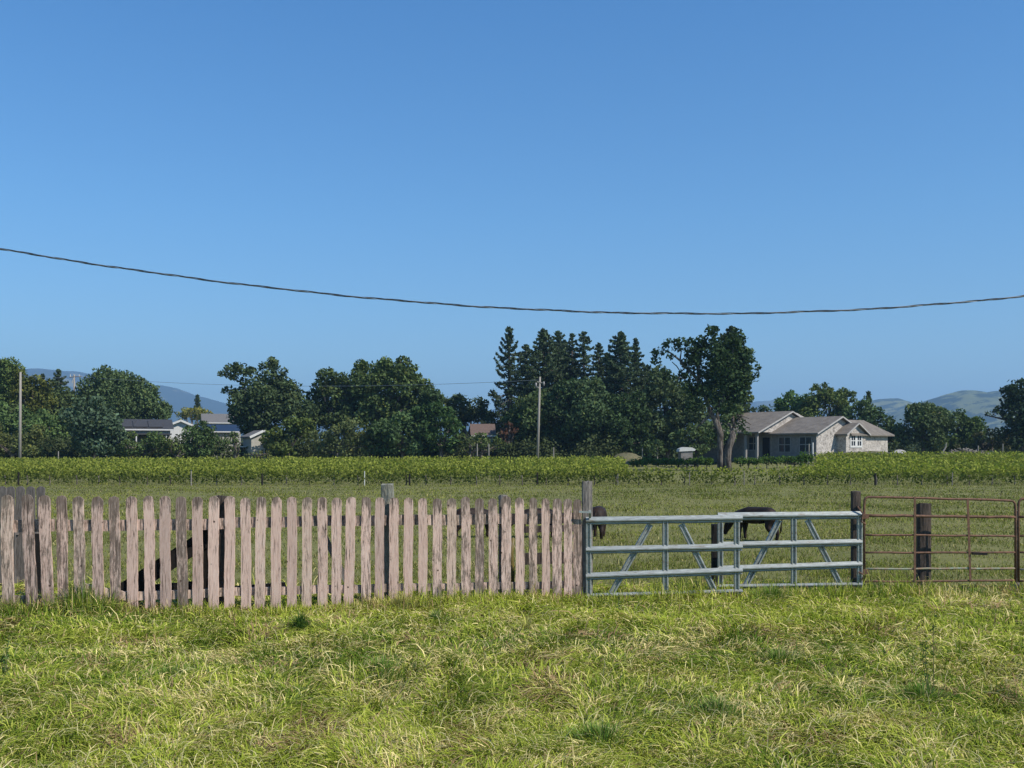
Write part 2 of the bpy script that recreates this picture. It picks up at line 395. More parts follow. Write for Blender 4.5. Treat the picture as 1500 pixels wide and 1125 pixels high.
# ------------------------------------------------------------------ foreground grass
def blades(x, y, L, W, lean, az, z0, tintc, tip=True):
    n = len(x)
    d = np.stack([np.cos(az), np.sin(az), np.zeros(n)], 1)
    wa = az+math.pi/2+RNG.normal(0, .5, n)
    w = np.stack([np.cos(wa), np.sin(wa), RNG.normal(0, .25, n)], 1)*W[:, None]*.5
    b = np.stack([x, y, z0], 1); up = np.array([0, 0, 1.0]); L_ = L[:, None]; le = lean[:, None]
    p1 = b+up*L_*(.45-.12*le)+d*L_*.25*le
    p2 = b+up*L_*(.80-.40*le)+d*L_*.62*le
    p3 = b+up*L_*(1.0-.72*le)+d*L_*.98*le
    V = np.stack([b-w, b+w, p1-w*.95, p1+w*.95, p2-w*.65, p2+w*.65, p3], 1).reshape(-1, 3)
    i = (np.arange(n)*7)[:, None]
    Q = np.concatenate([i+np.array([0, 1, 3, 2]), i+np.array([2, 3, 5, 4])], 0)
    T = i+np.array([4, 5, 6])
    return V, Q, T, np.concatenate([tintc, tintc, tintc], 0)
def grass_color(x, y, n, straw_bias, k=0):
    g1 = np.array([.11, .175, .022]); g2 = np.array([.29, .345, .044]); g3 = np.array([.44, .46, .085]); s1 = np.array([.72, .60, .27]); s2 = np.array([.40, .27, .14])
    p = .5*fbm(x, y*1.0, .7, 2, 3)+.5*fbm(x, y, 2.2, 9, 2); q = .6*fbm(x, y, .35, 3, 2)+.4*fbm(x, y, 1.6, 7, 2)+.02
    r = RNG.random(n)
    t = np.clip((p-.5)*4.6+.52+RNG.normal(0, .2, n), 0, 1)[:, None]
    c = g1*(1-t)+g2*t
    m = (r < .30+.3*(p-.5))[:, None]; c = np.where(m, g3*RNG.uniform(.8, 1.15, (n, 1)), c)
    sp = straw_bias+2.2*np.clip(q-.53, 0, 1)
    m = (RNG.random(n) < sp)[:, None]; c = np.where(m, s1*RNG.uniform(.65, 1.2, (n, 1)), c)
    br = fbm(x, y, .6, 5, 2)
    m = (RNG.random(n) < .05+np.clip((br-.65)*4, 0, .35))[:, None]; c = np.where(m, s2*RNG.uniform(.5, 1.1, (n, 1)), c)
    return c*RNG.uniform(.75, 1.2, (n, 1))
def fence_y(px):
    return 12.2+(px-10)*(13.5-12.2)/836.0
def foreground():
    N = 520000
    y = np.exp(RNG.uniform(math.log(5.6), math.log(15.0), N)); x = RNG.uniform(-1, 1, N)*(.56*y+1.1)
    az = fbm(x, y, 1.1, 4, 2)*4*math.pi*1.5+RNG.normal(0, .8, N)
    dens = fbm(x, y, .55, 6, 3)
    keep = RNG.random(N) < np.clip(.45+1.6*(dens-.32), .25, 1)
    x, y, az, dens = x[keep], y[keep], az[keep], dens[keep]; n = len(x)
    hfac = .45+1.2*fbm(x, y, .9, 7, 3)
    L = RNG.gamma(5, .0185, n)*hfac+.03
    lean = np.clip(RNG.normal(1.05-.6*(dens-.5), .28, n), .05, 1.35)
    W = RNG.uniform(.0045, .0105, n)*np.clip(y/8, .9, 1.5)
    # behind the fence line the grass is shorter
    c = grass_color(x, y, n, .10)
    z0 = gz(x, y)-.01
    parts = [blades(x, y, L, W, lean, az, z0, c)]
    # taller tufts: px, py(base), radius m, height m, amount, kind
    tufts = [(440, 930, .14, .26, 700, 0), (118, 900, .34, .42, 2300, 1), (160, 892, .2, .3, 900, 1), (640, 915, .18, .18, 450, 1), (1140, 975, .35, .16, 900, 1),
             (770, 935, .12, .24, 300, 2), (1350, 1040, .4, .18, 1100, 1), (590, 893, .4, .22, 1100, 2), (1130, 880, .5, .24, 1800, 1), (1020, 875, .45, .24, 1500, 2),
             (1280, 872, .5, .2, 1300, 1), (1440, 872, .6, .18, 1300, 1), (10, 905, .22, .3, 700, 2), (250, 1000, .6, .15, 1200, 1), (560, 990, .7, .15, 1500, 1), (880, 1095, .4, .18, 1000, 1), (1050, 1060, .5, .16, 1200, 1)]
    for px, py, r, h, cnt, kd in tufts:
        Y = CAMZ*F/(py-HOR); cx = wx(px, Y)
        cnt = int(cnt*.8); a = RNG.uniform(0, 2*math.pi, cnt); rr = np.minimum(r*1.7, r*np.abs(RNG.normal(0, .75, cnt)))*(1+.5*np.sin(a*2+px)+.3*np.sin(a*3+py))
        tx, ty = cx+rr*np.cos(a), Y+rr*np.sin(a)
        tl = h*RNG.uniform(.5, 1.15, cnt)*(1.1-.5*(rr/r)); tle = np.clip(.25+.5*rr/r+RNG.normal(0, .15, cnt), .02, 1)
        base = [np.array([.12, .18, .036]) if px != 440 else np.array([.06, .11, .025]), np.array([.14, .22, .045]), np.array([.32, .30, .10])][kd]
        tc = base*RNG.uniform(.6, 1.6, (cnt, 1))*np.array([1, 1, 1])
        if kd: m = RNG.random(cnt) < .2; tc[m] = np.array([.5, .43, .2])*RNG.uniform(.7, 1.1, (m.sum(), 1))
        parts.append(blades(tx, ty, tl, RNG.uniform(.004, .008, cnt), tle, a+RNG.normal(0, .5, cnt), gz(tx, ty)-.01, tc))
    # uncut fringe along the fence and the gates
    n3 = 26000; px = RNG.uniform(-30, 1520, n3)
    y = np.where(px < 850, 12.2+(px-10)*.00155, 13.55+(px-850)*.001)+RNG.normal(-.12, .17, n3); x = wx(px, y)
    hh = .35+1.2*fbm(px/60, px*0, 1.0, 5, 3)
    hh = hh*np.interp(px, [0, 90, 130, 180, 230, 500, 560, 640, 840, 860, 930, 1010, 1100, 1140, 1250, 1290, 1400, 1500], [.8, 1.3, 1.6, 1.2, .7, .6, 1.2, .9, .8, .5, .7, 1.5, 1.0, 1.7, 1.2, 1.3, 1.0, 1.0])
    cc = grass_color(x, y, n3, .12)
    parts.append(blades(x, y, RNG.gamma(5, .028, n3)*hh+.04, RNG.uniform(.005, .010, n3), np.clip(RNG.normal(.55, .3, n3), .02, 1.2), RNG.uniform(0, 6.28, n3), gz(x, y)-.01, cc))
    # long loose bleached stems lying over the mat
    n2 = 4200
    y = np.exp(RNG.uniform(math.log(5.6), math.log(13.5), n2)); x = RNG.uniform(-1, 1, n2)*(.56*y+1)
    cc = np.array([.58, .52, .27])*RNG.uniform(.6, 1.15, (n2, 1))
    parts.append(blades(x, y, RNG.uniform(.10, .28, n2), RNG.uniform(.003, .006, n2), np.clip(RNG.normal(1.05, .25, n2), .1, 1.3), RNG.uniform(0, 6.28, n2), gz(x, y)+.02, cc))
    merge_blades('grass', parts, M_grass, 'tall tangled green and straw grass in front of the fence')
def merge_blades(name, parts, mat, label):
    V = []; Q = []; T = []; CQ = []; CT = []; b = 0
    for v, q, t, c in parts:
        V.append(v); Q.append(q+b); T.append(t+b); n = len(t); CQ.append(c[:2*n]); CT.append(c[2*n:]); b += len(v)
    o = np_obj(name, np.concatenate(V), [np.concatenate(Q), np.concatenate(T)], mat, tint=np.concatenate(CQ+CT))
    tag(o, label, 'grass', kind='stuff'); return o
foreground()

def pasture():
    N = 420000
    y = np.exp(RNG.uniform(math.log(13.6), math.log(70.0), N)); x = RNG.uniform(-1, 1, N)*(.54*y+2)
    d = fbm(x, y, 1.6, 8, 3); keep = RNG.random(N) < np.clip(.3+2*(d-.35), .15, 1)
    x, y, d = x[keep], y[keep], d[keep]; n = len(x)
    L = RNG.gamma(5, .014, n)*(.5+1.1*fbm(x, y, 3, 9, 3))*(1+.004*y)*np.where(y < 24, .9, 1.0)
    W = RNG.uniform(.004, .008, n)*np.clip(y/11, 1, 5)
    lean = np.clip(RNG.normal(.6, .25, n), .05, 1.1)
    g1 = np.array([.125, .15, .030]); g2 = np.array([.24, .255, .056]); s1 = np.array([.42, .36, .16]); s0 = np.array([.10, .085, .045])
    p = np.clip((fbm(x, y, 5, 10, 4)-.5)*2.5+.5+RNG.normal(0, .25, n), 0, 1)[:, None]
    c = g1*(1-p)+g2*p
    m = (RNG.random(n) < (.16+.9*np.clip(fbm(x, y, 1.3, 11, 2)-.55, 0, 1))*np.clip(1.3-y/60, .25, 1))[:, None]; c = np.where(m, s1*RNG.uniform(.6, 1.1, (n, 1)), c)
    m = (RNG.random(n) < .15)[:, None]; c = np.where(m, s0, c)
    merge_blades('pasture_grass', [blades(x, y, L, W, lean, RNG.uniform(0, 6.28, n), gz(x, y)-.01, c)], M_grass, 'short grazed olive pasture grass between the fence and the vineyard')
pasture()

# ------------------------------------------------------------------ picket fence
def picket(cx, wpx, pyt, pyb, Y, wear, lean=0.0, mat=None, parent=None, thick=.02, tilt=0.0, flat=False):
    """one board with a rounded top and worn edges; wear attribute grows towards the ends"""
    mat = mat or M_picket
    w = wpx/F*Y; zt = wz(pyt, Y); zb = wz(pyb, Y); x0 = wx(cx, Y)
    H = zt-zb; n = 22; pts = []
    ph = random.uniform(0, 50)
    def edge(s, k):
        t = k/n
        z = t*(H-w*.42)
        return (s*(w/2)*(1+.05*math.sin(ph+s*2+t*9)+random.uniform(-.045, .045)), z)
    Lp = [edge(-1, k) for k in range(n+1)]; Rp = [edge(1, k) for k in range(n+1)]
    arc = []
    for a in (150, 125, 100, 80, 55, 30):
        r = math.radians(a); arc.append((math.cos(r)*w/2*(.98), H-w*.42+math.sin(r)*w*.42*(random.uniform(.9, 1.02) if not flat else 1.0)))
    v = []; f = []
    for yy in (-thick/2, thick/2):
        for k in range(n+1):
            xl, z = Lp[k]; xr, _ = Rp[k]
            for q in (0, .33, .67, 1): v.append([xl+(xr-xl)*q, yy, z])
        for a in arc: v.append([a[0], yy, a[1]])
    S = 4*(n+1)+len(arc)
    for side in (0, 1):
        o_ = side*S
        for k in range(n):
            for q in range(3):
                a = o_+4*k+q; f.append((a, a+1, a+5, a+4) if side == 0 else (a+4, a+5, a+1, a))
        top = [o_+4*n+0, o_+4*n+1, o_+4*n+2, o_+4*n+3]+[o_+4*(n+1)+i for i in range(len(arc)-1, -1, -1)]
        f.append(tuple(top) if side == 0 else tuple(top[::-1]))
    ring = [4*k+0 for k in range(n+1)]+[4*(n+1)+i for i in range(len(arc))]+[4*k+3 for k in range(n, -1, -1)]
    for i in range(len(ring)-1): f.append((ring[i], ring[i+1], ring[i+1]+S, ring[i]+S))
    f.append((ring[-1], ring[0], ring[0]+S, ring[-1]+S))
    cs = []
    for p in v:
        t = p[2]/H
        b_ = math.sin(t*3+ph)*.012
        p[1] += b_
        if thick and p[1] != 0: pass
        cs.append(t)
        p[0] += (t-.5)*0
    V = [(x0+p[0]+(p[2]/H-1)*(-lean)/F*Y, Y+p[1]+tilt*(p[2]/H), zb+p[2]) for p in v]
    me = bpy.data.meshes.new('picket'); me.from_pydata(V, [], f); me.update()
    import bmesh
    bm = bmesh.new(); bm.from_mesh(me); bmesh.ops.recalc_face_normals(bm, faces=bm.faces); bm.to_mesh(me); bm.free()
    at = me.attributes.new('wear', 'FLOAT', 'POINT')
    at.data.foreach_set('value', [wear+.13*max(0, t-.86)/.14+.09*max(0, .22-t)/.22 for t in cs])
    me.materials.append(mat)
    o = bpy.data.objects.new('picket', me); COL.objects.link(o); o.parent = parent
    return o
fence = empty('picket_fence', (0, 0, 0), 0, 'long picket fence of peeling pale pink boards with rounded tops', 'fence')
# centre px, width px, top py, bottom py, wear (0.4 fresh paint .. 0.6 bare wood), lean px (top to the right of the bottom)
PK = [(10, 17.5, 725, 905, .50, 3), (39, 17, 725, 912, .53, 10), (65, 17, 725, 905, .50, 6), (89, 15.5, 726, 898, .55, 4), (115.5, 16, 727, 898, .51, 1), (142.5, 16, 727, 900, .49, 2), (166.5, 15.5, 727, 902, .55, 3),
      (192.5, 16, 727, 905, .455, 2), (217, 15, 727, 907, .46, 3), (241.5, 15.5, 727, 908, .44, 2), (265.5, 15, 727, 908, .57, 3), (289.5, 15, 727, 908, .43, 0), (313, 15, 727, 910, .44, 0), (336.5, 15, 727, 909, .42, -1),
      (359.5, 14.5, 728, 908, .44, 1), (382.5, 14.5, 728, 906, .45, -2), (405, 14.5, 728, 904, .43, -1), (427.5, 14, 728, 903, .42, 0), (450, 14, 728, 902, .44, -1), (472.5, 14, 728, 900, .47, 0), (493.5, 14, 728, 900, .46, -1),
      (515, 14, 728, 900, .40, -5), (536, 13.8, 728, 895, .50, 0), (556.5, 13.5, 728, 893, .43, -1), (577.5, 13.5, 728, 893, .45, -1), (598.5, 13.5, 729, 892, .42, -1), (619.5, 13, 729, 891, .42, 0), (640.5, 13.5, 729, 890, .51, 0),
      (661.5, 13.8, 729, 890, .46, 0), (682, 13.5, 728, 890, .50, 1), (702.5, 13, 729, 889, .56, 0), (722, 13.5, 729, 888, .50, 1), (741.7, 14.2, 727, 888, .50, 0), (761, 13, 729, 888, .44, 1), (781, 12, 729, 887, .54, 0),
      (799, 11.5, 729, 888, .43, 1), (816.5, 14, 729, 890, .51, -1), (831.8, 12.5, 730, 890, .47, 1), (846, 12.5, 731, 888, .54, 0)]
for i, (cx, w, t, b, wr, ln) in enumerate(PK):
    Y = fence_y(cx)-(.05 if i < 3 else 0)
    picket(cx, w*.985, t+random.uniform(-1, 1), b, Y, wr-.022+random.uniform(-.01, .01), ln, parent=fence, tilt=random.uniform(-.012, .012))
def rail_obj(pts, h_px, name, mat, parent, wear=.5, off=.05, thick=.04, split=None):
    mb = []; n = 40
    pts = sorted(pts); V = []; Fc = []
    for k in range(n+1):
        px = pts[0][0]+(pts[-1][0]-pts[0][0])*k/n; Y = fence_y(px)+off
        py = np.interp(px, [p[0] for p in pts], [p[1] for p in pts])+.5*math.sin(px*.05)
        h = h_px/F*Y/2; x = wx(px, Y); z = wz(py, Y)
        V += [(x, Y-thick/2, z-h), (x, Y+thick/2, z-h), (x, Y+thick/2, z+h), (x, Y-thick/2, z+h)]
    for k in range(n):
        a = 4*k
        for q in range(4): Fc.append((a+q, a+(q+1) % 4, a+4+(q+1) % 4, a+4+q))
    Fc += [(3, 2, 1, 0), (4*n, 4*n+1, 4*n+2, 4*n+3)]
    me = bpy.data.meshes.new(name); me.from_pydata(V, [], Fc); me.update()
    at = me.attributes.new('wear', 'FLOAT', 'POINT'); at.data.foreach_set('value', [wear]*len(V))
    me.materials.append(mat); o = bpy.data.objects.new(name, me); COL.objects.link(o); o.parent = parent; return o
rail_obj([(-30, 771), (80, 769.5)], 18, 'rail', M_picket, fence, .52, 0.0+.02)
rail_obj([(-30, 879), (80, 878)], 13, 'rail', M_picket, fence, .56, 0.02)
rail_obj([(83, 770), (240, 769), (335, 767)], 16, 'rail', M_picket, fence, .50)
rail_obj([(336.5, 766), (480, 763), (568, 762)], 15, 'rail', M_picket, fence, .53)
rail_obj([(569.5, 762), (700, 761), (742, 760)], 15, 'rail', M_picket, fence, .53)
rail_obj([(743.5, 760), (851, 759)], 15, 'rail', M_picket, fence, .55)
rail_obj([(120, 860), (190, 874), (335, 867)], 12.5, 'rail', M_picket, fence, .48)
rail_obj([(336.5, 867), (568, 861)], 12, 'rail', M_picket, fence, .52)
rail_obj([(569.5, 861), (742, 858)], 10.5, 'rail', M_picket, fence, .52)
rail_obj([(743.5, 858), (851, 856)], 10.5, 'rail', M_picket, fence, .55)
def post(px, wpx, pyt, pyb, Y, name, mat, parent=None, lean=0, dy=None, rough=.01, round_=False):
    w = wpx/F*Y; zt = wz(pyt, Y); zb = min(wz(pyb, Y), float(gz(wx(px, Y), Y))-.05); x = wx(px, Y); d = dy or w
    mb = MB(); n = 12; seg = 9; v = []; f = []
    for k in range(seg+1):
        t = k/seg
        for q in range(n):
            a = 2*math.pi*q/n+.26
            if round_: ex, ey = math.cos(a)*w/2, math.sin(a)*d/2
            else:
                c, s_ = math.cos(a), math.sin(a); m_ = max(abs(c), abs(s_)); e = .88 if abs(abs(c)-abs(s_)) < .2 else 1
                ex, ey = c/m_*w/2*e, s_/m_*d/2*e
            jag = random.uniform(-1, 1)*rough
            zz = zb+(zt-zb)*t+(random.uniform(-.02, .012) if k == seg else 0)
            v.append((x+ex+jag*.5+lean/F*Y*(t-1)*-1*-1, Y+ey+jag*.5, zz))
    for k in range(seg):
        for q in range(n): f.append((k*n+q, k*n+(q+1) % n, (k+1)*n+(q+1) % n, (k+1)*n+q))
    f.append(tuple(range(n))[::-1]); f.append(tuple(seg*n+q for q in range(n)))
    mb.add(v, f); return mb.obj(name, mat, parent)
post(325, 17, 726, 900, fence_y(325)+.14, 'fence_post', M_tie, fence)
o = post(568, 18, 709, 890, fence_y(568)+.15, 'fence_post', M_lichen, fence, rough=.02); o['label'] = 'thick weathered fence post with a lichened jagged top'
post(737, 13, 725, 885, fence_y(737)+.14, 'fence_post', M_oldwood, fence)
post(860, 15, 705, 880, 13.62, 'fence_post', M_oldwood, fence, lean=-1, rough=.006)['label'] = 'tall grey end post beside the galvanised gate'
# dark diagonal brace and low near-black strips behind the fence
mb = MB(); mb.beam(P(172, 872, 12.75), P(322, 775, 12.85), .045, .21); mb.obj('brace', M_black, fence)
mb = MB(); mb.beam(P(180, 868, 12.95), P(300, 858, 12.95), .04, .14); mb.obj('low_dark_strip', M_black, fence)
mb = MB(); mb.beam(P(474, 783, 13.0), P(512, 860, 13.0), .03, .07, up=(1, 0, 0)); mb.obj('brace', M_oldwood, fence)
mb = MB(); mb.beam(P(340, 864, 13.2), P(418, 858, 13.2), .05, .09); mb.obj('low_dark_strip', M_black, fence)
mb = MB(); mb.beam((wx(301, 12.86), 12.86, .0), P(301, 776, 12.86), .085, .03, up=(0, 1, 0)); mb.obj('brace', M_black, fence)  # upright black strip added as the post's shadow, no real board
# return fence behind on the left
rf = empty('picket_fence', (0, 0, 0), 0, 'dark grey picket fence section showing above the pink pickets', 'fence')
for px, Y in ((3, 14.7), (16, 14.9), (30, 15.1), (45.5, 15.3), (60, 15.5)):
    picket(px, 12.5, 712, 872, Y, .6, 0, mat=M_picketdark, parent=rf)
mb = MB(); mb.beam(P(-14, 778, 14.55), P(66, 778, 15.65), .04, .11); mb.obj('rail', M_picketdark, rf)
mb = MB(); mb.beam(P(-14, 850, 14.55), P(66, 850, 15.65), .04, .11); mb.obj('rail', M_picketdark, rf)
mb = MB(); mb.beam(P(28, 868, 13.6), P(52, 868, 13.6), .03, .05)
for px in (22, 47): pass
mb = MB(); mb.box((wx(49, 13.7), 13.7, .47), (.20, .03, .80)); mb.obj('dark_panel', M_black, rf)  # near-black sheet filling the dark gap between the first pickets

# ------------------------------------------------------------------ galvanised gates
def wrail(a, b, h, parent, name='rail'):
    """roll-formed rail: ridge towards the camera, upper face to the sky, lower face in shade"""
    a = Vector(a); b = Vector(b); d = (b-a); L = d.length; d.normalize()
    up = Vector((0, 0, 1)); fr = Vector((0, -1, 0))
    prof = [(0, .50), (.018, .50), (.052, .10), (.052, -.04), (.016, -.24), (.016, -.36), (.028, -.42), (.012, -.50), (0, -.50)]
    mb = MB(); n = len(prof); v = []
    for p0 in (a, b):
        for q in prof: v.append(p0+fr*q[0]+up*q[1]*h)
    f = [tuple(range(n)), tuple(range(n, 2*n))[::-1]]+[(i, (i+1) % n, n+(i+1) % n, n+i) for i in range(n)]
    mb.add(v, f); return mb.obj(name, M_galv, parent)
def wstile(a, b, w, parent, name='stile', back=.0):
    """vertical or sloping channel with two raised ribs and a groove between"""
    a = Vector(a)+Vector((0, back, 0)); b = Vector(b)+Vector((0, back, 0)); d = (b-a).normalized(); fr = Vector((0, -1, 0)); r = d.cross(fr).normalized()
    prof = [(-.5, 0), (-.5, .022), (-.38, .034), (-.24, .034), (-.13, .010), (.13, .010), (.24, .034), (.38, .034), (.5, .022), (.5, 0)]
    n = len(prof); v = [p0+r*q[0]*w+fr*q[1] for p0 in (a, b) for q in prof]
    f = [tuple(range(n)), tuple(range(n, 2*n))[::-1]]+[(i, (i+1) % n, n+(i+1) % n, n+i) for i in range(n)]
    mb = MB(); mb.add(v, f); return mb.obj(name, M_galv, parent)
def gate(x0, x1, rails, stiles, diags, Y, label, bend=0):
    t = empty('galvanized_gate', (0, 0, 0), 0, label, 'gate', 'galvanised steel farm gates')
    for yl, yr, h in rails: wrail(P(x0, yl, Y), P(x1, yr, Y), h/F*Y, t)
    for px, y0, y1, w in stiles: wstile(P(px, y0, Y), P(px, y1, Y), w/F*Y, t, back=.003)
    for xa, ya, xb, yb, w in diags: wstile(P(xa, ya, Y), P(xb, yb, Y), w/F*Y, t, 'brace', back=.03)
    return t
g1 = gate(858, 1087, [(763, 759.5, 11.5), (806, 801.5, 11), (844.5, 836, 11), (873, 866, 7)], [(862, 760, 875, 8.5), (974.5, 762, 869, 9), (1079, 760, 865, 8.5)],
          [(953, 768, 896, 869, 9), (998, 768, 1046, 864, 9)], 13.55, 'galvanised gate with sloping braces hinged beside the picket fence')
mb = MB(); mb.beam(P(848, 749.5, 13.42), P(866, 750.5, 13.42), .02, .025); mb.beam(P(864, 748, 13.44), P(864, 758, 13.5), .03, .03, up=(0, 1, 0)); mb.obj('latch', M_galv, g1)
g2 = gate(1051, 1262, [(756.5, 754.5, 11.5), (799, 794.5, 10.5), (834, 827, 10.5), (859, 856, 6)], [(1055, 756, 862, 8.5), (1162.5, 758, 860, 8.5), (1259, 756, 860, 8)],
          [(1142, 762, 1093, 858, 8.5), (1183, 762, 1232, 858, 8.5)], 14.1, 'galvanised gate with sloping braces beside the rusty gate')
MB().tube([P(1256, 742, 14.05), P(1264, 752, 14.03), P(1262, 764, 14.03), P(1268, 768, 14.05)], .012, 6).obj('chain', M_rust, g2); MB().tube([P(1258, 838, 14.05), P(1266, 842, 14.03), P(1262, 850, 14.05)], .012, 6).obj('chain', M_rust, g2)
post(1047, 10, 768, 856, 14.5, 'gate_post', M_black).update_tag()
tag(bpy.data.objects['gate_post'], 'short black post behind the overlapping ends of the galvanised gates', 'post')
pp = post(1253.5, 13, 720, 868, 14.35, 'gate_post', M_tie, rough=.008); tag(pp, 'dark squared post between the galvanised gate and the rusty gate', 'post')
pp = post(1353, 18, 737, 855, 14.55, 'gate_post', M_tie, rough=.008); tag(pp, 'thick brown timber post behind the bars of the rusty gate', 'post')

# ------------------------------------------------------------------ rusty tube gates
def tube_gate(x0, x1, ytop, ytop2, bars, vs_, ybot, Y, label):
    t = empty('tube_gate', (0, 0, 0), 0, label, 'gate', 'rusty tube gates')
    r = .0165; W = x1-x0
    def yt(px): return ytop+(ytop2-ytop)*(px-x0)/W
    pts = [P(x0, ybot, Y)]+[P(x0, yt(x0)+14, Y)]
    for a in (160, 135, 112): pts.append(P(x0+8+8*math.cos(math.radians(a)), yt(x0)+8-8*math.sin(math.radians(a)), Y))
    for k in range(1, 7): pts.append(P(x0+8+(W-16)*k/7, yt(x0+8+(W-16)*k/7)+(.6 if k == 4 else 0), Y))
    for a in (68, 45, 20): pts.append(P(x1-8+8*math.cos(math.radians(a)), yt(x1)+8-8*math.sin(math.radians(a)), Y))
    pts += [P(x1, yt(x1)+14, Y), P(x1, ybot, Y)]
    MB().tube(pts, r, 10).obj('outer_frame', M_rust, t, True)
    for ya, yb, rr, mt in bars:
        q = [P(x0+(W)*k/12, ya+(yb-ya)*k/12+(random.uniform(-.5, .5) if 0 < k < 12 else 0), Y) for k in range(13)]
        MB().tube(q, rr, 8).obj('bar', mt, t, True)
    for px, y0, y1, dx in vs_:
        MB().beam(P(px, y0, Y-.02), P(px+dx, y1, Y-.02), .030, .008, up=(0, 1, 0)).obj('upright', M_rust, t)
    return t
tg = tube_gate(1266, 1487.5, 727.5, 733, [(755, 757.5, .020, M_rust), (783.5, 785.5, .0145, M_rust), (809.5, 809, .0145, M_rust), (833.5, 832.5, .0145, M_patina), (852, 850, .0145, M_rust)],
               [(1340, 728, 854, 0), (1417.5, 731, 851, 4)], 853, 14.2, 'whole rusty tube gate beside the galvanised gate')
MB().beam(P(1424, 810.5, 14.17), P(1446, 811.5, 14.17), .03, .035).obj('wood_strip', M_black, tg)
for hy in (757, 838): MB().beam(P(1260, hy, 14.16), P(1272, hy-1, 14.16), .05, .06).obj('hinge', M_rust, tg)
tube_gate(1492, 1714, 730, 734, [(757, 759, .020, M_rust), (785, 787, .0145, M_rust), (809, 811, .0145, M_rust), (834, 834, .0145, M_patina), (851, 852, .0145, M_rust)],
          [(1566, 730, 854, 0), (1642, 732, 853, 2)], 853, 14.25, 'rusty tube gate cut off by the edge of the picture')
pp = post(1490, 5, 748, 862, 14.32, 'gate_post', M_pole); tag(pp, 'thin pale post between the two rusty tube gates', 'post')

# ------------------------------------------------------------------ cattle
def cow(name, loc, rz, s, label, head_down=True, head_turn=0.0):
    """grazing young steer, facing +x in its own frame; back height 1.0 before scaling"""
    V = []; E = []; R = []
    def p(x, y, z, r, par=None):
        V.append((x*s, y*s, z*s)); R.append((r[0]*s, r[1]*s) if isinstance(r, tuple) else (r*s, r*s))
        if par is not None: E.append((par, len(V)-1))
        return len(V)-1
    rump = p(-.62, 0, .80, (.17, .17)); hip = p(-.48, 0, .77, (.22, .22), rump); loin = p(-.22, 0, .73, (.245, .245), hip); mid = p(.05, 0, .70, (.265, .265), loin)
    rib = p(.30, 0, .70, (.26, .26), mid); sh = p(.52, 0, .74, (.215, .215), rib)
    n1 = p(.72, .03+head_turn*.2, .66, (.135, .15), sh); n2 = p(.88, head_turn*.5, .48, (.105, .115), n1)
    hd = p(.98, head_turn*.7, .34, (.105, .095), n2); mz = p(1.05, head_turn*.8, .18, (.07, .065), hd); nose = p(1.07, head_turn*.82, .10, (.055, .055), mz)
    p(.93, .15+head_turn*.7, .44, (.03, .018), hd); p(.93, -.15+head_turn*.7, .44, (.03, .018), hd)
    for sy in (-1, 1):
        a = p(-.54, sy*.13, .60, .15, hip); b = p(-.46, sy*.15, .42, .105, a); c = p(-.60, sy*.15, .25, .06, b); d = p(-.57, sy*.15, .09, .046, c); p(-.55, sy*.15, .02, .055, d)
        a = p(.46, sy*.12, .54, .13, sh); b = p(.46, sy*.13, .38, .08, a); c = p(.48, sy*.13, .23, .055, b); d = p(.46, sy*.13, .09, .044, c); p(.48, sy*.13, .02, .053, d)
    me = bpy.data.meshes.new(name); me.from_pydata(V, E, []); me.update()
    o = bpy.data.objects.new(name, me); COL.objects.link(o); me.materials.append(M_hide)
    sk = o.modifiers.new('skin', 'SKIN'); sk.use_smooth_shade = True
    for i, r in enumerate(R): me.skin_vertices[0].data[i].radius = r
    me.skin_vertices[0].data[0].use_root = True
    o.modifiers.new('sub', 'SUBSURF').levels = 2; o.modifiers['sub'].render_levels = 2
    o.location = loc; o.rotation_euler = (0, 0, rz); tag(o, label, 'cow', 'black cattle grazing behind the fence')
    t = MB().tube([Vector(q)*s for q in ((-.76, 0, .84), (-.83, 0, .70), (-.82, .02, .5), (-.80, .02, .34), (-.80, .02, .25))], [.028*s, .02*s, .016*s, .03*s, .01*s], 8).obj('tail', M_hide, o, True)
    return o
def cowspot(px, pyfeet):
    Y = 2.25*F/(pyfeet-HOR); return (wx(px, Y), Y, float(gz(wx(px, Y), Y)))
cow('grazing_cow', cowspot(1108, 792), math.radians(180-48), .88, 'black cow grazing with its reddish back above the galvanised gate')
cow('grazing_cow', cowspot(876, 790), math.radians(80), .86, 'black cow standing end on beside the tall grey fence post')
cow('grazing_cow', cowspot(694, 789), math.radians(15), .80, 'black cow behind the pickets, the one farther from the gate')
cow('grazing_cow', cowspot(785, 789), math.radians(195), .80, 'black cow behind the last pickets before the galvanised gate')

# small things behind the fence
mb = MB(); mb.tube([P(750, 862, 14.0), P(751, 838, 14.0), P(749, 812, 14.02), P(751, 788, 14.02)], .03, 10); tag(mb.obj('plastic_pipe', M_yellow, smooth=True), 'yellow plastic pipe standing behind the pickets', 'pipe')
bd = empty('board_panel', (0, 0, 0), 0, 'dark brown boards standing behind the end of the picket fence', 'boards')
MB().beam(P(762, 819, 14.3), P(858, 816, 14.3), .04, .16).obj('board', M_tie, bd); MB().beam(P(762, 776, 14.3), P(858, 773, 14.3), .04, .09).obj('board', M_tie, bd)
MB().beam((wx(764, 14.34), 14.34, -.1), P(764, 770, 14.34), .07, .06, up=(0, 1, 0)).obj('board_post', M_tie, bd); MB().beam((wx(854, 14.34), 14.34, -.1), P(854, 768, 14.34), .07, .06, up=(0, 1, 0)).obj('board_post', M_tie, bd)

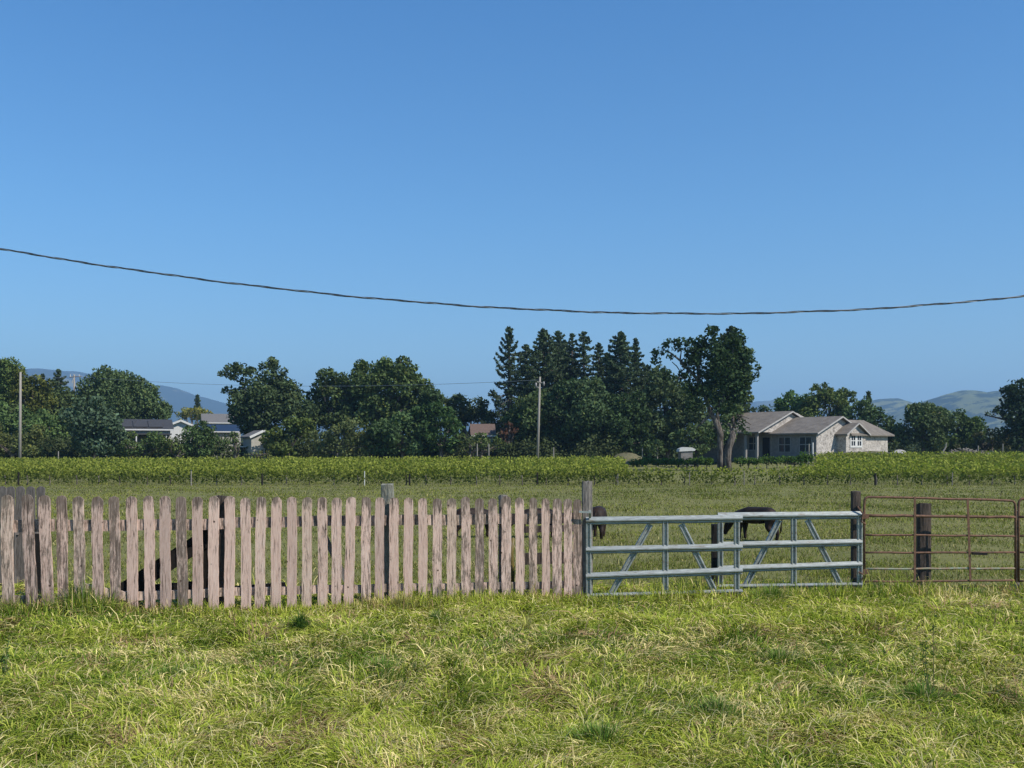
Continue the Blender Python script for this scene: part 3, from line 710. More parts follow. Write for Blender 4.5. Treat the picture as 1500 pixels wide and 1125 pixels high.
# weeds in the foreground
def weed(px, pyb, pyt, label, n=3, leaves=40, lean=6):
    Y = CAMZ*F/(pyb-HOR); b = Vector((wx(px, Y), Y, float(gz(wx(px, Y), Y))-.02)); H = wz(pyt, Y)-b.z
    t = empty('weed', b, 0, label, 'weed'); V = []; L = []
    mb = MB()
    for k in range(n):
        a = random.uniform(0, 6.28); h = H*(1 if k == 0 else random.uniform(.45, .8)); d = Vector((math.cos(a), math.sin(a), 0))*.05*(k > 0)
        pts = [Vector((0, 0, 0))+d*0, d*1.2+Vector((.01, 0, h*.35)), d*1.6+Vector((lean/F*Y*.3, 0, h*.7)), d*1.8+Vector((lean/F*Y, 0, h))]
        mb.tube(pts, [.004, .0035, .0025, .001], 5)
        for j in range(leaves):
            u = random.uniform(.05, .95); i = min(2, int(u*3)); q = pts[i].lerp(pts[i+1], u*3-i); L.append(tuple(q+Vector((random.gauss(0, .016*(1.4-u)), random.gauss(0, .016*(1.4-u)), random.gauss(0, .01)))))
    mb.obj('stem', M_stem, t)
    C = np.array(L); Vv, Ff = cards(C, np.full(len(C), .022), None)
    np_obj('leaves', Vv, [Ff], M_grass, t, tint=np.array([.07, .12, .035])*RNG.uniform(.6, 1.5, (len(C), 1)))
weed(1366, 1035, 892, 'tall thin dark weed stalk standing up out of the foreground grass', 3, 34, 3)
weed(8, 1000, 930, 'dark weed stalk at the edge of the grass below the first picket', 3, 40, 6)
weed(905, 905, 868, 'small leafy weed in the grass below the galvanised gate', 2, 25, 2)

# ------------------------------------------------------------------ vineyard
def row_leaves(x0, x1, Y, n_per_m, hgt, size, zf=None):
    n = int((x1-x0)*n_per_m)
    x = RNG.uniform(x0, x1, n)
    bush = .68+.36*vn(x, np.full(n, Y), 1.1, 2)+.26*vn(x, np.full(n, Y), 7, 1)
    u = RNG.random(n)**.85
    h = (.14+(hgt-.14)*u*bush)
    half = .30+.24*np.sin(np.clip(u, 0, 1)*math.pi)
    y = Y+RNG.normal(0, 1, n)*half*.55
    # shoots standing up
    m = RNG.random(n) < .13; sx = np.round(x[m]*3.1)/3.1+RNG.normal(0, .025, m.sum())
    x[m] = sx; h[m] = hgt*RNG.uniform(.9, 1.22, m.sum()); y[m] = Y+RNG.normal(0, .18, m.sum())
    z = gz(x, y)+h
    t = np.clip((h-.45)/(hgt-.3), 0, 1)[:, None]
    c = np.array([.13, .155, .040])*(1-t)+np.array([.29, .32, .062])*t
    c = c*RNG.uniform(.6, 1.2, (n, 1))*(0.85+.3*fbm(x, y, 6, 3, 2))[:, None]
    gap = RNG.random(n) < np.clip((vn(x, np.full(n, Y*3.1), .9, 3)-.22)*6, .25, 1)
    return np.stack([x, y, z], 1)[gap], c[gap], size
def vine_mesh(name, specs, parent=None):
    Cs = []; cc = []; ss = []
    for C, c, s in specs: Cs.append(C); cc.append(c); ss.append(np.full(len(C), s))
    C = np.concatenate(Cs); up = np.zeros_like(C); up[:, 2] = 1; up[:, 1] = -.5
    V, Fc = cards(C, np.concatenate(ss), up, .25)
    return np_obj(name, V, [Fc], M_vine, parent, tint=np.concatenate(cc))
fr = empty('vine_row', (0, 64, 0), 0, 'front row of the vineyard with dark stakes, along the pasture edge', 'vine row')
o = vine_mesh('foliage', [row_leaves(-42, 42, 64, 105, .92, .16)], fr); o.location = (0, -64, 0)
mb = MB()
for k in range(60):
    x = -43.5+k*1.47+random.uniform(-.15, .15); z = float(gz(x, 64)); mb = MB(); mb.tube([(x, 64, z-.05), (x+.03, 64.02, z+.3), (x-.02, 64, z+.62)], [.045, .035, .04], 6); mb.obj('vine_trunk', M_bark, fr).location = (0, -64, 0)
for px, top, mt in ((27, 692, M_black), (280, 688, M_pole), (384, 694, M_black), (534, 690, M_white), (600, 694, M_black), (787, 692, M_black), (905, 694, M_oldwood), (1010, 692, M_oldwood), (1090, 690, M_oldwood), (1282, 693, M_black), (1395, 692, M_oldwood)):
    b = MB().tube([(wx(px, 63.4), 63.4, -.3), (wx(px, 63.4), 63.4, wz(top, 63.4))], .03 if mt is not M_black else .06, 6).obj('stake', mt, fr); b.location = (0, -64, 0)
specs = []
for k in range(1, 19):
    Y = 64+k*2.6
    half = Y*.53+5; xl, xr = -half, half
    hg = .95 if k == 1 else 1.0 if k < 6 else 1.08
    d = 96-k*1.2; sz = .155+.003*k
    if k == 1: specs.append(row_leaves(xl, xr, Y, d, hg, sz)); continue
    specs.append(row_leaves(xl, wx(max(905, 925-k), Y), Y, d, hg, sz))
    specs.append(row_leaves(wx(1150+min(45, k*7), Y), xr, Y, d, hg, sz))
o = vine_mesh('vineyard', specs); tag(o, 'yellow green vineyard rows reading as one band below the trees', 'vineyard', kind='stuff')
# single vines with visible trunks near the oak
def grapevine(x, y, s=1.0, hue=1.0):
    z = float(gz(x, y)); t = empty('grapevine', (x, y, z))
    MB().tube([(0, 0, -.05), (.03, 0, .3), (-.02, .02, .6*s), (.02, 0, .75*s)], [.06, .045, .05, .03], 6).obj('trunk', M_bark, t)
    n = 260; a = RNG.uniform(0, 6.28, n); r = RNG.random(n)**.5
    C = np.stack([r*np.cos(a)*.72, r*np.sin(a)*.35, (.82+.32*RNG.normal(0, .6, n)*np.sqrt(1-r*r*.8))*s], 1)
    V, Fc = cards(C, np.full(n, .22), None)
    np_obj('foliage', V, [Fc], M_vine, t, tint=np.array([.085, .14, .035])*RNG.uniform(.6, 1.5, (n, 1))*hue); return t
vines = []
LV = {0: 'small dark grapevine with a bare trunk standing in the mown strip near the big oak'}
proto = None
for k, px in enumerate((1085, 1096, 1108, 1123, 1138, 1150, 1163, 1174)):
    Y = 103+(k % 2)*.4; t = grapevine(wx(px, Y), Y, random.uniform(.92, 1.1)); tag(t, ('first', 'second', 'third', 'fourth', 'fifth', 'sixth', 'seventh', 'eighth')[k]+' dark grapevine from the forked trunk in the row before the house porch', 'grapevine', 'grapevines in the row before the house')
for k, px in enumerate((932, 946, 961, 976, 991, 1006, 1021, 1035)):
    Y = 99+(k % 2)*.3; t = grapevine(wx(px, Y), Y, random.uniform(.95, 1.15)); tag(t, ('first', 'second', 'third', 'fourth', 'fifth', 'sixth', 'seventh', 'eighth')[k]+' shaded grapevine from the tan soil heap, in the row ending at the forked oak', 'grapevine', 'grapevines in the shade beside the big oak')
t = grapevine(wx(1180, 92), 92, 1.5, 1.0); tag(t, 'lone leaning grapevine at the end of the row below the house corner', 'grapevine')

# ------------------------------------------------------------------ trees
def crown_cards(ells, Y, leaf, dens, hue, base_z, sub=16, depth=.8, rough=1.0, open_=0.0, tall=False):
    Cs = []; Os = []; cc = []; lobes = []
    hv = RNG.uniform(.85, 1.25)*np.array([RNG.uniform(.9, 1.08), 1, RNG.uniform(.85, 1.15)])
    for (cx, cy, rx, ry) in ells:
        rx *= 1.10; ry *= 1.05
        X0 = wx(cx, Y); Z0 = wz(cy, Y); RX = rx/F*Y; RZ = ry/F*Y; RY = min(RX, RZ*1.3)*depth
        ns = max(6, int(sub*(RX*RZ/12)**.5))
        Rm = min(RX, RZ)
        dy = RNG.uniform(-.2, .2)*RX
        for j in range(ns):
            d = RNG.normal(size=3); d /= np.linalg.norm(d)
            f = RNG.uniform(.55, .80)
            c = np.array([X0+d[0]*RX*f, Y+dy+d[1]*RY*f, Z0+d[2]*RZ*f])
            r = Rm*RNG.uniform(.26, .46)*rough
            lobes.append((c, r))
            area = 4*math.pi*r*r; n = int(area*dens*(1-open_))
            q = RNG.normal(size=(n, 3)); q /= np.linalg.norm(q, axis=1)[:, None]
            rr = r*RNG.uniform(.62, 1.08, n)*(1+.18*np.sin(q[:, 0]*7+j)*np.cos(q[:, 2]*6))
            pt = c+q*rr[:, None]*np.array([1, 1, .85])
            Cs.append(pt); Os.append(q); cc.append(np.full(n, RNG.uniform(.82, 1.18)))
        # inner filling so the crown is not hollow
        n = int(RX*RZ*math.pi*dens*.9*(1-open_))
        q = RNG.normal(size=(n, 3)); q /= np.linalg.norm(q, axis=1)[:, None]
        pt = np.array([X0, Y+dy, Z0])+q*np.array([RX, RY, RZ])*(RNG.random(n)**.4*.78)[:, None]
        Cs.append(pt); Os.append(q); cc.append(np.full(n, .9))
    C = np.concatenate(Cs); O = np.concatenate(Os); k = np.concatenate(cc)
    m = C[:, 2] > base_z+.05
    C, O, k = C[m], O[m], k[m]; n = len(C)
    V, Fc = cards(C, np.full(n, leaf), O, .38)
    tint = np.array(hue)*hv*k[:, None]*RNG.uniform(.6, 1.45, (n, 1))
    y_ = RNG.random(n) < .06; tint[y_] *= np.array([1.5, 1.25, .9])
    return V, Fc, tint, lobes
HUES = {'dark': (.080, .115, .048), 'mid': (.100, .140, .050), 'olive': (.115, .14, .050), 'yellow': (.22, .21, .05), 'conifer': (.072, .102, .055), 'blue': (.080, .112, .062), 'red': (.105, .058, .040), 'bright': (.095, .15, .05)}
def tree(name, label, ells, Y, hue='dark', leaf=.36, dens=13, trunk=None, base_py=None, cat='tree', group=None, sub=16, open_=0.0, depth=.8, rough=1.0, limbs=True):
    cx = ells[0][0]; X = wx(cx if trunk is None else trunk[0], Y); z0 = float(gz(X, Y))
    t = empty(name, (X, Y, z0), 0, label, cat, group)
    V, Fc, tint, lobes = crown_cards(ells, Y, leaf, dens, HUES[hue] if isinstance(hue, str) else hue, z0, sub, depth, rough, open_)
    V = V-np.array([X, Y, z0])
    np_obj('crown', V, [Fc], M_leaf, t, tint=tint)
    tr = trunk[1] if trunk else .25
    mb = MB(); topz = wz(ells[0][1], Y)-z0; cX = wx(ells[0][0], Y)-X
    pts = [(0, 0, -.1), (tr*.2, 0, topz*.3), (cX*.5-tr*.3, 0, topz*.62), (cX, 0, topz*1.05)]
    mb.tube(pts, [tr*1.25, tr, tr*.75, tr*.3], 9)
    if limbs:
        for c, r in random.sample(lobes, min(9, len(lobes))):
            a = Vector(pts[1]).lerp(Vector(pts[2]), random.uniform(.2, 1)); e = Vector((c[0]-X, c[1]-Y, c[2]-z0))
            if e.z < a.z: continue
            m_ = a.lerp(e, .5)+Vector((random.uniform(-.4, .4), random.uniform(-.3, .3), random.uniform(0, .5)))
            mb.tube([a, m_, e], [tr*.45, tr*.3, tr*.1], 6)
    mb.obj('trunk', M_bark, t, True)
    return t
def conifer(name, label, cx, top, base, hw, Y, hue='conifer', prof=None, n=70, cards_n=70, leaf=.31, upturn=.25, clear=0.0, group=None, irregular=.25, seed=0):
    rs = random.Random(seed+int(cx)); X = wx(cx, Y); z0 = float(gz(X, Y)); zt = wz(top, Y)-z0; zb = max(.3, wz(base, Y)-z0); W = hw*1.22/F*Y; cards_n = int(cards_n*1.25); n = int(n*1.6)
    t = empty(name, (X, Y, z0), 0, label, 'tree', group)
    tr = .035*zt*.6+.1
    mb = MB(); mb.tube([(0, 0, -.1), (.05, 0, zt*.4), (0, 0, zt*.8), (0, 0, zt*.99)], [tr, tr*.7, tr*.3, .03], 9)
    Cs = []; Os = []; sect = [rs.uniform(.78, 1.2) for _ in range(7)]; ptr = [rs.uniform(.75, 1.2) for _ in range(12)]
    for i in range(n):
        u = (i+rs.uniform(0, 1))/n; z = zb+(zt-zb)*u
        a = i*2.399+rs.uniform(-.5, .5)
        pr = (prof(u) if prof else (1-u)**.75*.95+.05)*sect[int(a/.9) % 7]*ptr[int(u*11.9)]
        L = W*pr*rs.uniform(1-irregular*1.3, 1+irregular*.5)
        if L < .2: L = .2
        d = Vector((math.cos(a), math.sin(a), 0)); up_ = upturn*rs.uniform(.2, 1.5)
        sag = -(.10+.16*(1-u)*rs.uniform(.3, 1.2))*L; e = d*L+Vector((0, 0, z+sag+up_*L)); m_ = d*L*.55+Vector((0, 0, z+sag))
        s0 = Vector((0, 0, z))
        mb.tube([s0, m_, e], [.05+.012*L, .03+.006*L, .015], 5, cap=False)
        k = max(14, int(cards_n*(.30+L/W)))
        uu = RNG.random(k)**.8*.95+.08
        B = np.where((uu < .55)[:, None], np.array(s0)+(np.array(m_)-np.array(s0))*(uu/.55)[:, None], np.array(m_)+(np.array(e)-np.array(m_))*((uu-.55)/.45)[:, None])
        side = np.cross(np.array(d), [0, 0, 1.0]); sp = (.10+.22*L*(1.15-uu))
        B = B+side*(RNG.normal(0, .6, k)*sp)[:, None]+np.array([0, 0, 1.0])*(RNG.normal(-.10, .10, k)*(.55+.16*L))[:, None]
        Cs.append(B); Os.append(np.tile(np.array(d)*.5+np.array([0, 0, .6]), (k, 1)))
    k = 90; Cs.append(np.array([0, 0, zt])+np.stack([RNG.normal(0, .10, k), RNG.normal(0, .10, k), -np.abs(RNG.normal(0, .6, k))], 1)); Os.append(np.tile([0, 0, 1.0], (k, 1)))
    C = np.concatenate(Cs); O = np.concatenate(Os); V, Fc = cards(C, np.full(len(C), leaf), O, .35, aspect=.5)
    np_obj('crown', V, [Fc], M_leaf, t, tint=np.array(HUES[hue])*rs.uniform(.85, 1.25)*RNG.uniform(.5, 1.5, (len(C), 1)))
    mb.obj('trunk', M_bark, t, True); return t
G = 'trees along the far edge of the vineyard'
# far left cluster
tree('deciduous_tree', 'green tree cut by the edge of the picture behind the bare pole', [(-18, 570, 42, 48), (12, 560, 30, 34), (-60, 590, 50, 50)], 140, 'mid', group=G)
tree('deciduous_tree', 'olive yellow tree just past the bare pole', [(48, 575, 26, 34), (62, 592, 18, 26), (34, 560, 16, 18)], 134, (.12, .135, .042), group=G)
conifer('pine_tree', 'ragged dark pine between the olive tree and the far crossarm pole', 86, 541, 640, 32, 148, group=G, n=60, irregular=.45, cards_n=90)
conifer('pine_tree', 'shorter ragged pine at the side of the bare pole', 62, 548, 640, 24, 150, group=G, n=55, irregular=.45, cards_n=90)
tree('oak_tree', 'broad dark domed oak behind the dark roofed house', [(172, 592, 52, 50), (150, 575, 34, 34), (195, 580, 34, 32), (215, 600, 34, 36), (128, 596, 28, 36)], 150, 'dark', group=G, trunk=(170, .6))
tree('oak_tree', 'dark dense oak touching the vineyard beside the dark roofed house', [(138, 635, 40, 38), (122, 612, 28, 30), (150, 605, 24, 26), (160, 640, 24, 30)], 117, 'blue', group=G, trunk=(138, .4))
tree('shrub', 'olive shrub mass at the foot of the bare pole', [(18, 652, 34, 22), (52, 650, 26, 24), (-20, 645, 34, 30)], 118, 'olive', cat='shrub', leaf=.28, dens=16)
tree('shrub', 'dull green thicket between the bare pole and the dense oak', [(72, 628, 30, 30), (40, 622, 26, 28), (88, 650, 20, 22), (5, 615, 30, 30)], 126, 'mid', cat='shrub', leaf=.3)
tree('shrub', 'dark shrub in front of the dark roofed house wall', [(205, 657, 22, 16), (232, 650, 18, 20), (186, 655, 14, 16)], 117, 'dark', cat='shrub', leaf=.26, dens=18)
tree('deciduous_tree', 'small dark tree hiding the roof of the white gabled house', [(292, 648, 28, 24), (282, 640, 14, 20), (303, 636, 15, 22), (293, 628, 12, 14)], 118, 'dark', group=G, leaf=.28, dens=16)
conifer('cypress_tree', 'tiny pointed conifer far off above the yellow tree', 289, 579, 612, 6, 240, group=None, n=30, leaf=.5)
tree('deciduous_tree', 'yellow leaved tree far behind the white gabled house', [(282, 606, 20, 12), (268, 610, 12, 10), (300, 606, 12, 9)], 215, 'yellow', leaf=.45, dens=7)
tree('shrub', 'narrow upright dark shrub beside the small grey shed', [(346, 655, 9, 17), (344, 640, 8, 10)], 116, 'mid', cat='shrub', leaf=.22, dens=22)
tree('shrub', 'low leafy shrubs under the dark solar roof', [(322, 652, 16, 14), (308, 650, 12, 14)], 124, 'bright', cat='shrub', leaf=.26, dens=16)
# big oak with open edge
tree('oak_tree', 'spreading oak with ragged open crown behind the small grey shed', [(385, 590, 50, 46), (350, 545, 26, 18), (392, 545, 28, 20), (424, 572, 24, 22), (328, 548, 12, 7), (340, 572, 16, 9), (362, 610, 24, 30), (430, 600, 26, 30)], 128, 'dark', group=G, trunk=(372, .55), sub=20, rough=.95)
tree('deciduous_tree', 'dark green tree in front of the ragged oak beside the shed', [(422, 640, 34, 30), (405, 648, 22, 26), (440, 620, 24, 24)], 119, 'mid', group=G)
tree('oak_tree', 'rounded dark oak between the ragged oak and the tallest oak', [(495, 580, 34, 34), (480, 560, 24, 24), (510, 562, 20, 22), (465, 600, 22, 28), (500, 610, 36, 30)], 132, 'dark', group=G, trunk=(492, .45))
tree('oak_tree', 'large dark oak with the highest dome of the oaks', [(570, 575, 50, 46), (548, 545, 30, 24), (585, 546, 32, 24), (612, 572, 26, 26), (532, 570, 24, 28), (560, 605, 50, 34)], 131, 'dark', group=G, trunk=(565, .6), sub=20)
tree('shrub', 'olive willow thicket in front of the rounded dark oak', [(495, 645, 36, 24), (520, 632, 26, 22), (470, 650, 22, 20), (540, 648, 22, 20)], 118, 'olive', cat='shrub', leaf=.27, dens=16)
tree('deciduous_tree', 'wide dark bushy tree touching the vineyard below the highest oak', [(590, 638, 44, 34), (560, 645, 26, 26), (612, 625, 30, 30)], 118.5, 'dark', group=G)
tree('deciduous_tree', 'smooth dark green rounded tree before the brown roofed house', [(646, 628, 34, 42), (630, 615, 24, 28), (662, 640, 20, 30)], 118, (.050, .082, .034), group=G, rough=.8)
tree('oak_tree', 'dark rounded oak behind the brown roofed house', [(682, 600, 28, 26), (700, 605, 20, 22), (668, 595, 18, 18), (650, 590, 14, 14)], 140, 'dark', group=G)
tree('shrub', 'olive shrub in front of the brown roofed house', [(690, 655, 20, 14), (712, 655, 16, 12), (678, 645, 12, 14), (735, 655, 16, 11)], 117, (.09, .105, .04), cat='shrub', leaf=.25, dens=18)
tree('deciduous_tree', 'small reddish brown tree beside the brown roof', [(746, 632, 12, 18), (738, 640, 10, 14)], 122, 'red', leaf=.26, dens=16)
tree('oak_tree', 'dark oak filling the gap between the ragged oak and the rounded oak', [(450, 615, 26, 34), (462, 600, 16, 20)], 136, 'dark', group=G)
tree('oak_tree', 'low dark oak behind the reddish tree at the foot of the pointed redwood', [(725, 630, 20, 34), (712, 640, 16, 22)], 139, 'mid', group=G)
tree('deciduous_tree', 'bushy tree between the highest oak and the smooth rounded tree', [(632, 605, 22, 36), (620, 620, 20, 30)], 127, 'dark', group=G)
tree('shrub', 'dark shrub half covering the wall under the brown roof', [(705, 645, 12, 14), (724, 648, 12, 16)], 119, 'mid', cat='shrub', leaf=.25, dens=18)
tree('shrub', 'tall shrubs in front of the white eave posts of the grey house', [(190, 645, 14, 14), (215, 650, 14, 12), (238, 652, 10, 14)], 118.5, 'mid', cat='shrub', leaf=.25, dens=18)
tree('deciduous_tree', 'dense tree behind the bare pole hiding the mountain slope', [(70, 600, 34, 44), (95, 605, 24, 42), (25, 600, 34, 50)], 143, 'dark', group=G)
tree('shrub', 'low shrubs in front of the white gabled house', [(262, 658, 16, 12), (250, 655, 12, 12)], 116.5, 'mid', cat='shrub', leaf=.25, dens=18)
tree('shrub', 'grassy bush at the foot of the small grey shed', [(375, 666, 16, 8), (390, 664, 10, 8)], 114, 'olive', cat='shrub', leaf=.22, dens=20)
# redwoods
conifer('redwood_tree', 'pointed open redwood at the end of the redwood group, its branches curving up', 746, 479, 640, 40, 134, group='tall redwoods', n=52, upturn=.42, irregular=.28, cards_n=85, prof=lambda u: min(1, .92*(1-u)**.8+.05)*(1.0 if u > .2 else .85))
conifer('redwood_tree', 'broad shouldered dense redwood behind the pole with crossbars', 796, 482, 650, 36, 136, group='tall redwoods', n=90, upturn=.15, prof=lambda u: min(1.0, 1.9*(1-u)**.75+.12), cards_n=110)
conifer('redwood_tree', 'redwood with a blunt grey tip just past the dense one', 818, 485, 650, 24, 142, 'blue', group='tall redwoods', n=70, upturn=.2, prof=lambda u: min(.9, 1.3*(1-u)**.7+.12))
conifer('redwood_tree', 'lacy redwood showing sky between its upper branches', 838, 489, 650, 24, 139, group='tall redwoods', n=46, upturn=.2, cards_n=70, prof=lambda u: min(.95, 1.2*(1-u)**.7+.1))
conifer('redwood_tree', 'redwood with a rounded tip beside the lacy one', 855, 486, 650, 26, 137, group='tall redwoods', n=60, upturn=.2, prof=lambda u: min(.95, 1.2*(1-u)**.7+.1))
conifer('redwood_tree', 'slim lower redwood between the two main redwood clumps', 877, 502, 650, 17, 140, group='tall redwoods', n=50, upturn=.2, prof=lambda u: min(.95, 1.2*(1-u)**.7+.1))
conifer('redwood_tree', 'full dark redwood with a sharp tip in the second clump', 909, 486, 650, 36, 133, group='tall redwoods', n=100, upturn=.12, cards_n=110, prof=lambda u: min(1.05, 1.6*(1-u)**.75+.06))
conifer('redwood_tree', 'smaller pointed redwood leaning on the full dark one', 931, 496, 650, 24, 136, group='tall redwoods', n=70, upturn=.12, prof=lambda u: min(.95, 1.25*(1-u)**.8+.05))
conifer('redwood_tree', 'lower redwood filling the space between the pointed one and the dense one', 771, 505, 650, 30, 140, group='tall redwoods', n=60, upturn=.2, prof=lambda u: min(.95, 1.3*(1-u)**.7+.12))
conifer('redwood_tree', 'redwood behind the lacy one with a low rounded top', 828, 500, 650, 34, 145, 'blue', group='tall redwoods', n=80, upturn=.15, prof=lambda u: min(.95, 1.4*(1-u)**.7+.12))
conifer('redwood_tree', 'low redwood between the slim one and the full dark one', 889, 517, 650, 28, 141, group='tall redwoods', n=70, upturn=.15, prof=lambda u: min(.95, 1.4*(1-u)**.7+.12))
conifer('redwood_tree', 'lowest redwood on the oak side of the second clump', 948, 535, 650, 26, 138, group='tall redwoods', n=60, upturn=.15, prof=lambda u: min(.95, 1.4*(1-u)**.7+.12))
# dark oaks in front of the redwoods
tree('oak_tree', 'dark oak behind the pole with crossbars', [(772, 615, 38, 40), (790, 595, 30, 24), (760, 640, 28, 26), (800, 640, 28, 28)], 124, 'dark', group=G)
tree('oak_tree', 'large dark oak below the lacy redwood', [(848, 605, 40, 46), (870, 580, 28, 30), (825, 585, 26, 26), (845, 640, 44, 28)], 123, 'dark', group=G, trunk=(868, .35))
tree('oak_tree', 'dark oak spreading below the full redwood', [(905, 625, 40, 38), (925, 600, 28, 28), (895, 595, 22, 24), (930, 645, 30, 22)], 124.5, (.045, .070, .030), group=G)
tree('oak_tree', 'dark oak behind the bare limbs of the forked oak', [(978, 590, 36, 46), (965, 560, 24, 26), (1000, 610, 34, 44), (960, 630, 32, 34)], 127, 'dark', group=G)
tree('oak_tree', 'dark low oak behind the forked trunk', [(1020, 645, 26, 26), (1038, 640, 20, 26), (1000, 650, 22, 20), (1060, 628, 22, 24), (960, 655, 22, 14)], 113, 'dark', group=G, leaf=.3, dens=15)
conifer('redwood_tree', 'tall conifer behind the crown of the forked oak', 1072, 478, 640, 28, 132, group='tall redwoods', irregular=.12, n=90, upturn=.1, cards_n=110, prof=lambda u: min(1.0, 1.5*(1-u)**.7+.2))
tree('oak_tree', 'dark tree beside the house roof behind the forked oak', [(1076, 590, 26, 34), (1060, 560, 30, 40), (1085, 540, 22, 40)], 129, 'dark', group=G)
# behind the house and right
tree('oak_tree', 'bright green round topped oak above the middle roof', [(1162, 600, 26, 24), (1150, 592, 20, 16), (1178, 592, 20, 18)], 146, 'bright', group=G)
tree('shrub', 'low dark trees above the left roof of the house', [(1125, 600, 16, 10), (1110, 602, 12, 10)], 150, 'dark', cat='tree', leaf=.3)
tree('oak_tree', 'taller oak with a lumpy crown behind the white window gable', [(1215, 592, 36, 26), (1205, 574, 20, 13), (1235, 582, 22, 16), (1190, 600, 22, 20)], 143, 'mid', group=G)
conifer('pine_tree', 'thin pine top above the right end of the house', 1272, 574, 640, 17, 145, 'blue', group=G, n=40, irregular=.4)
tree('oak_tree', 'dark low oak at the right end of the house roof', [(1285, 625, 26, 30), (1255, 610, 20, 18), (1305, 630, 16, 26), (1270, 600, 18, 18)], 136, 'dark', group=G)
tree('oak_tree', 'dark domed oak in the gap between the two grassy hills', [(1355, 625, 38, 36), (1345, 605, 26, 20), (1372, 612, 24, 22), (1330, 630, 20, 28)], 132, 'dark', group=G, trunk=(1355, .45))
tree('oak_tree', 'dark round oak behind the log pile', [(1400, 632, 34, 32), (1400, 614, 22, 16), (1425, 635, 24, 26)], 134, 'dark', group=G)
tree('shrub', 'dull green scrub above the log pile', [(1440, 645, 26, 18), (1465, 648, 22, 18), (1415, 655, 20, 10)], 128, (.085, .09, .05), cat='shrub', leaf=.28)
tree('oak_tree', 'big loose oak at the edge of the picture beside the green hill', [(1510, 605, 38, 50), (1485, 575, 20, 24), (1470, 600, 14, 14), (1450, 606, 12, 5), (1485, 630, 26, 30), (1530, 570, 36, 30)], 122, (.052, .078, .040), group=G, trunk=(1500, .5), dens=11, open_=.15)
tree('oak_tree', 'oak wholly at the end of the vineyard past the loose oak', [(1590, 600, 50, 56), (1650, 620, 50, 40)], 130, 'dark', group=G)
tree('oak_tree', 'oak past the edge tree behind the bare pole', [(-130, 600, 60, 60), (-190, 620, 50, 44)], 136, 'dark', group=G)

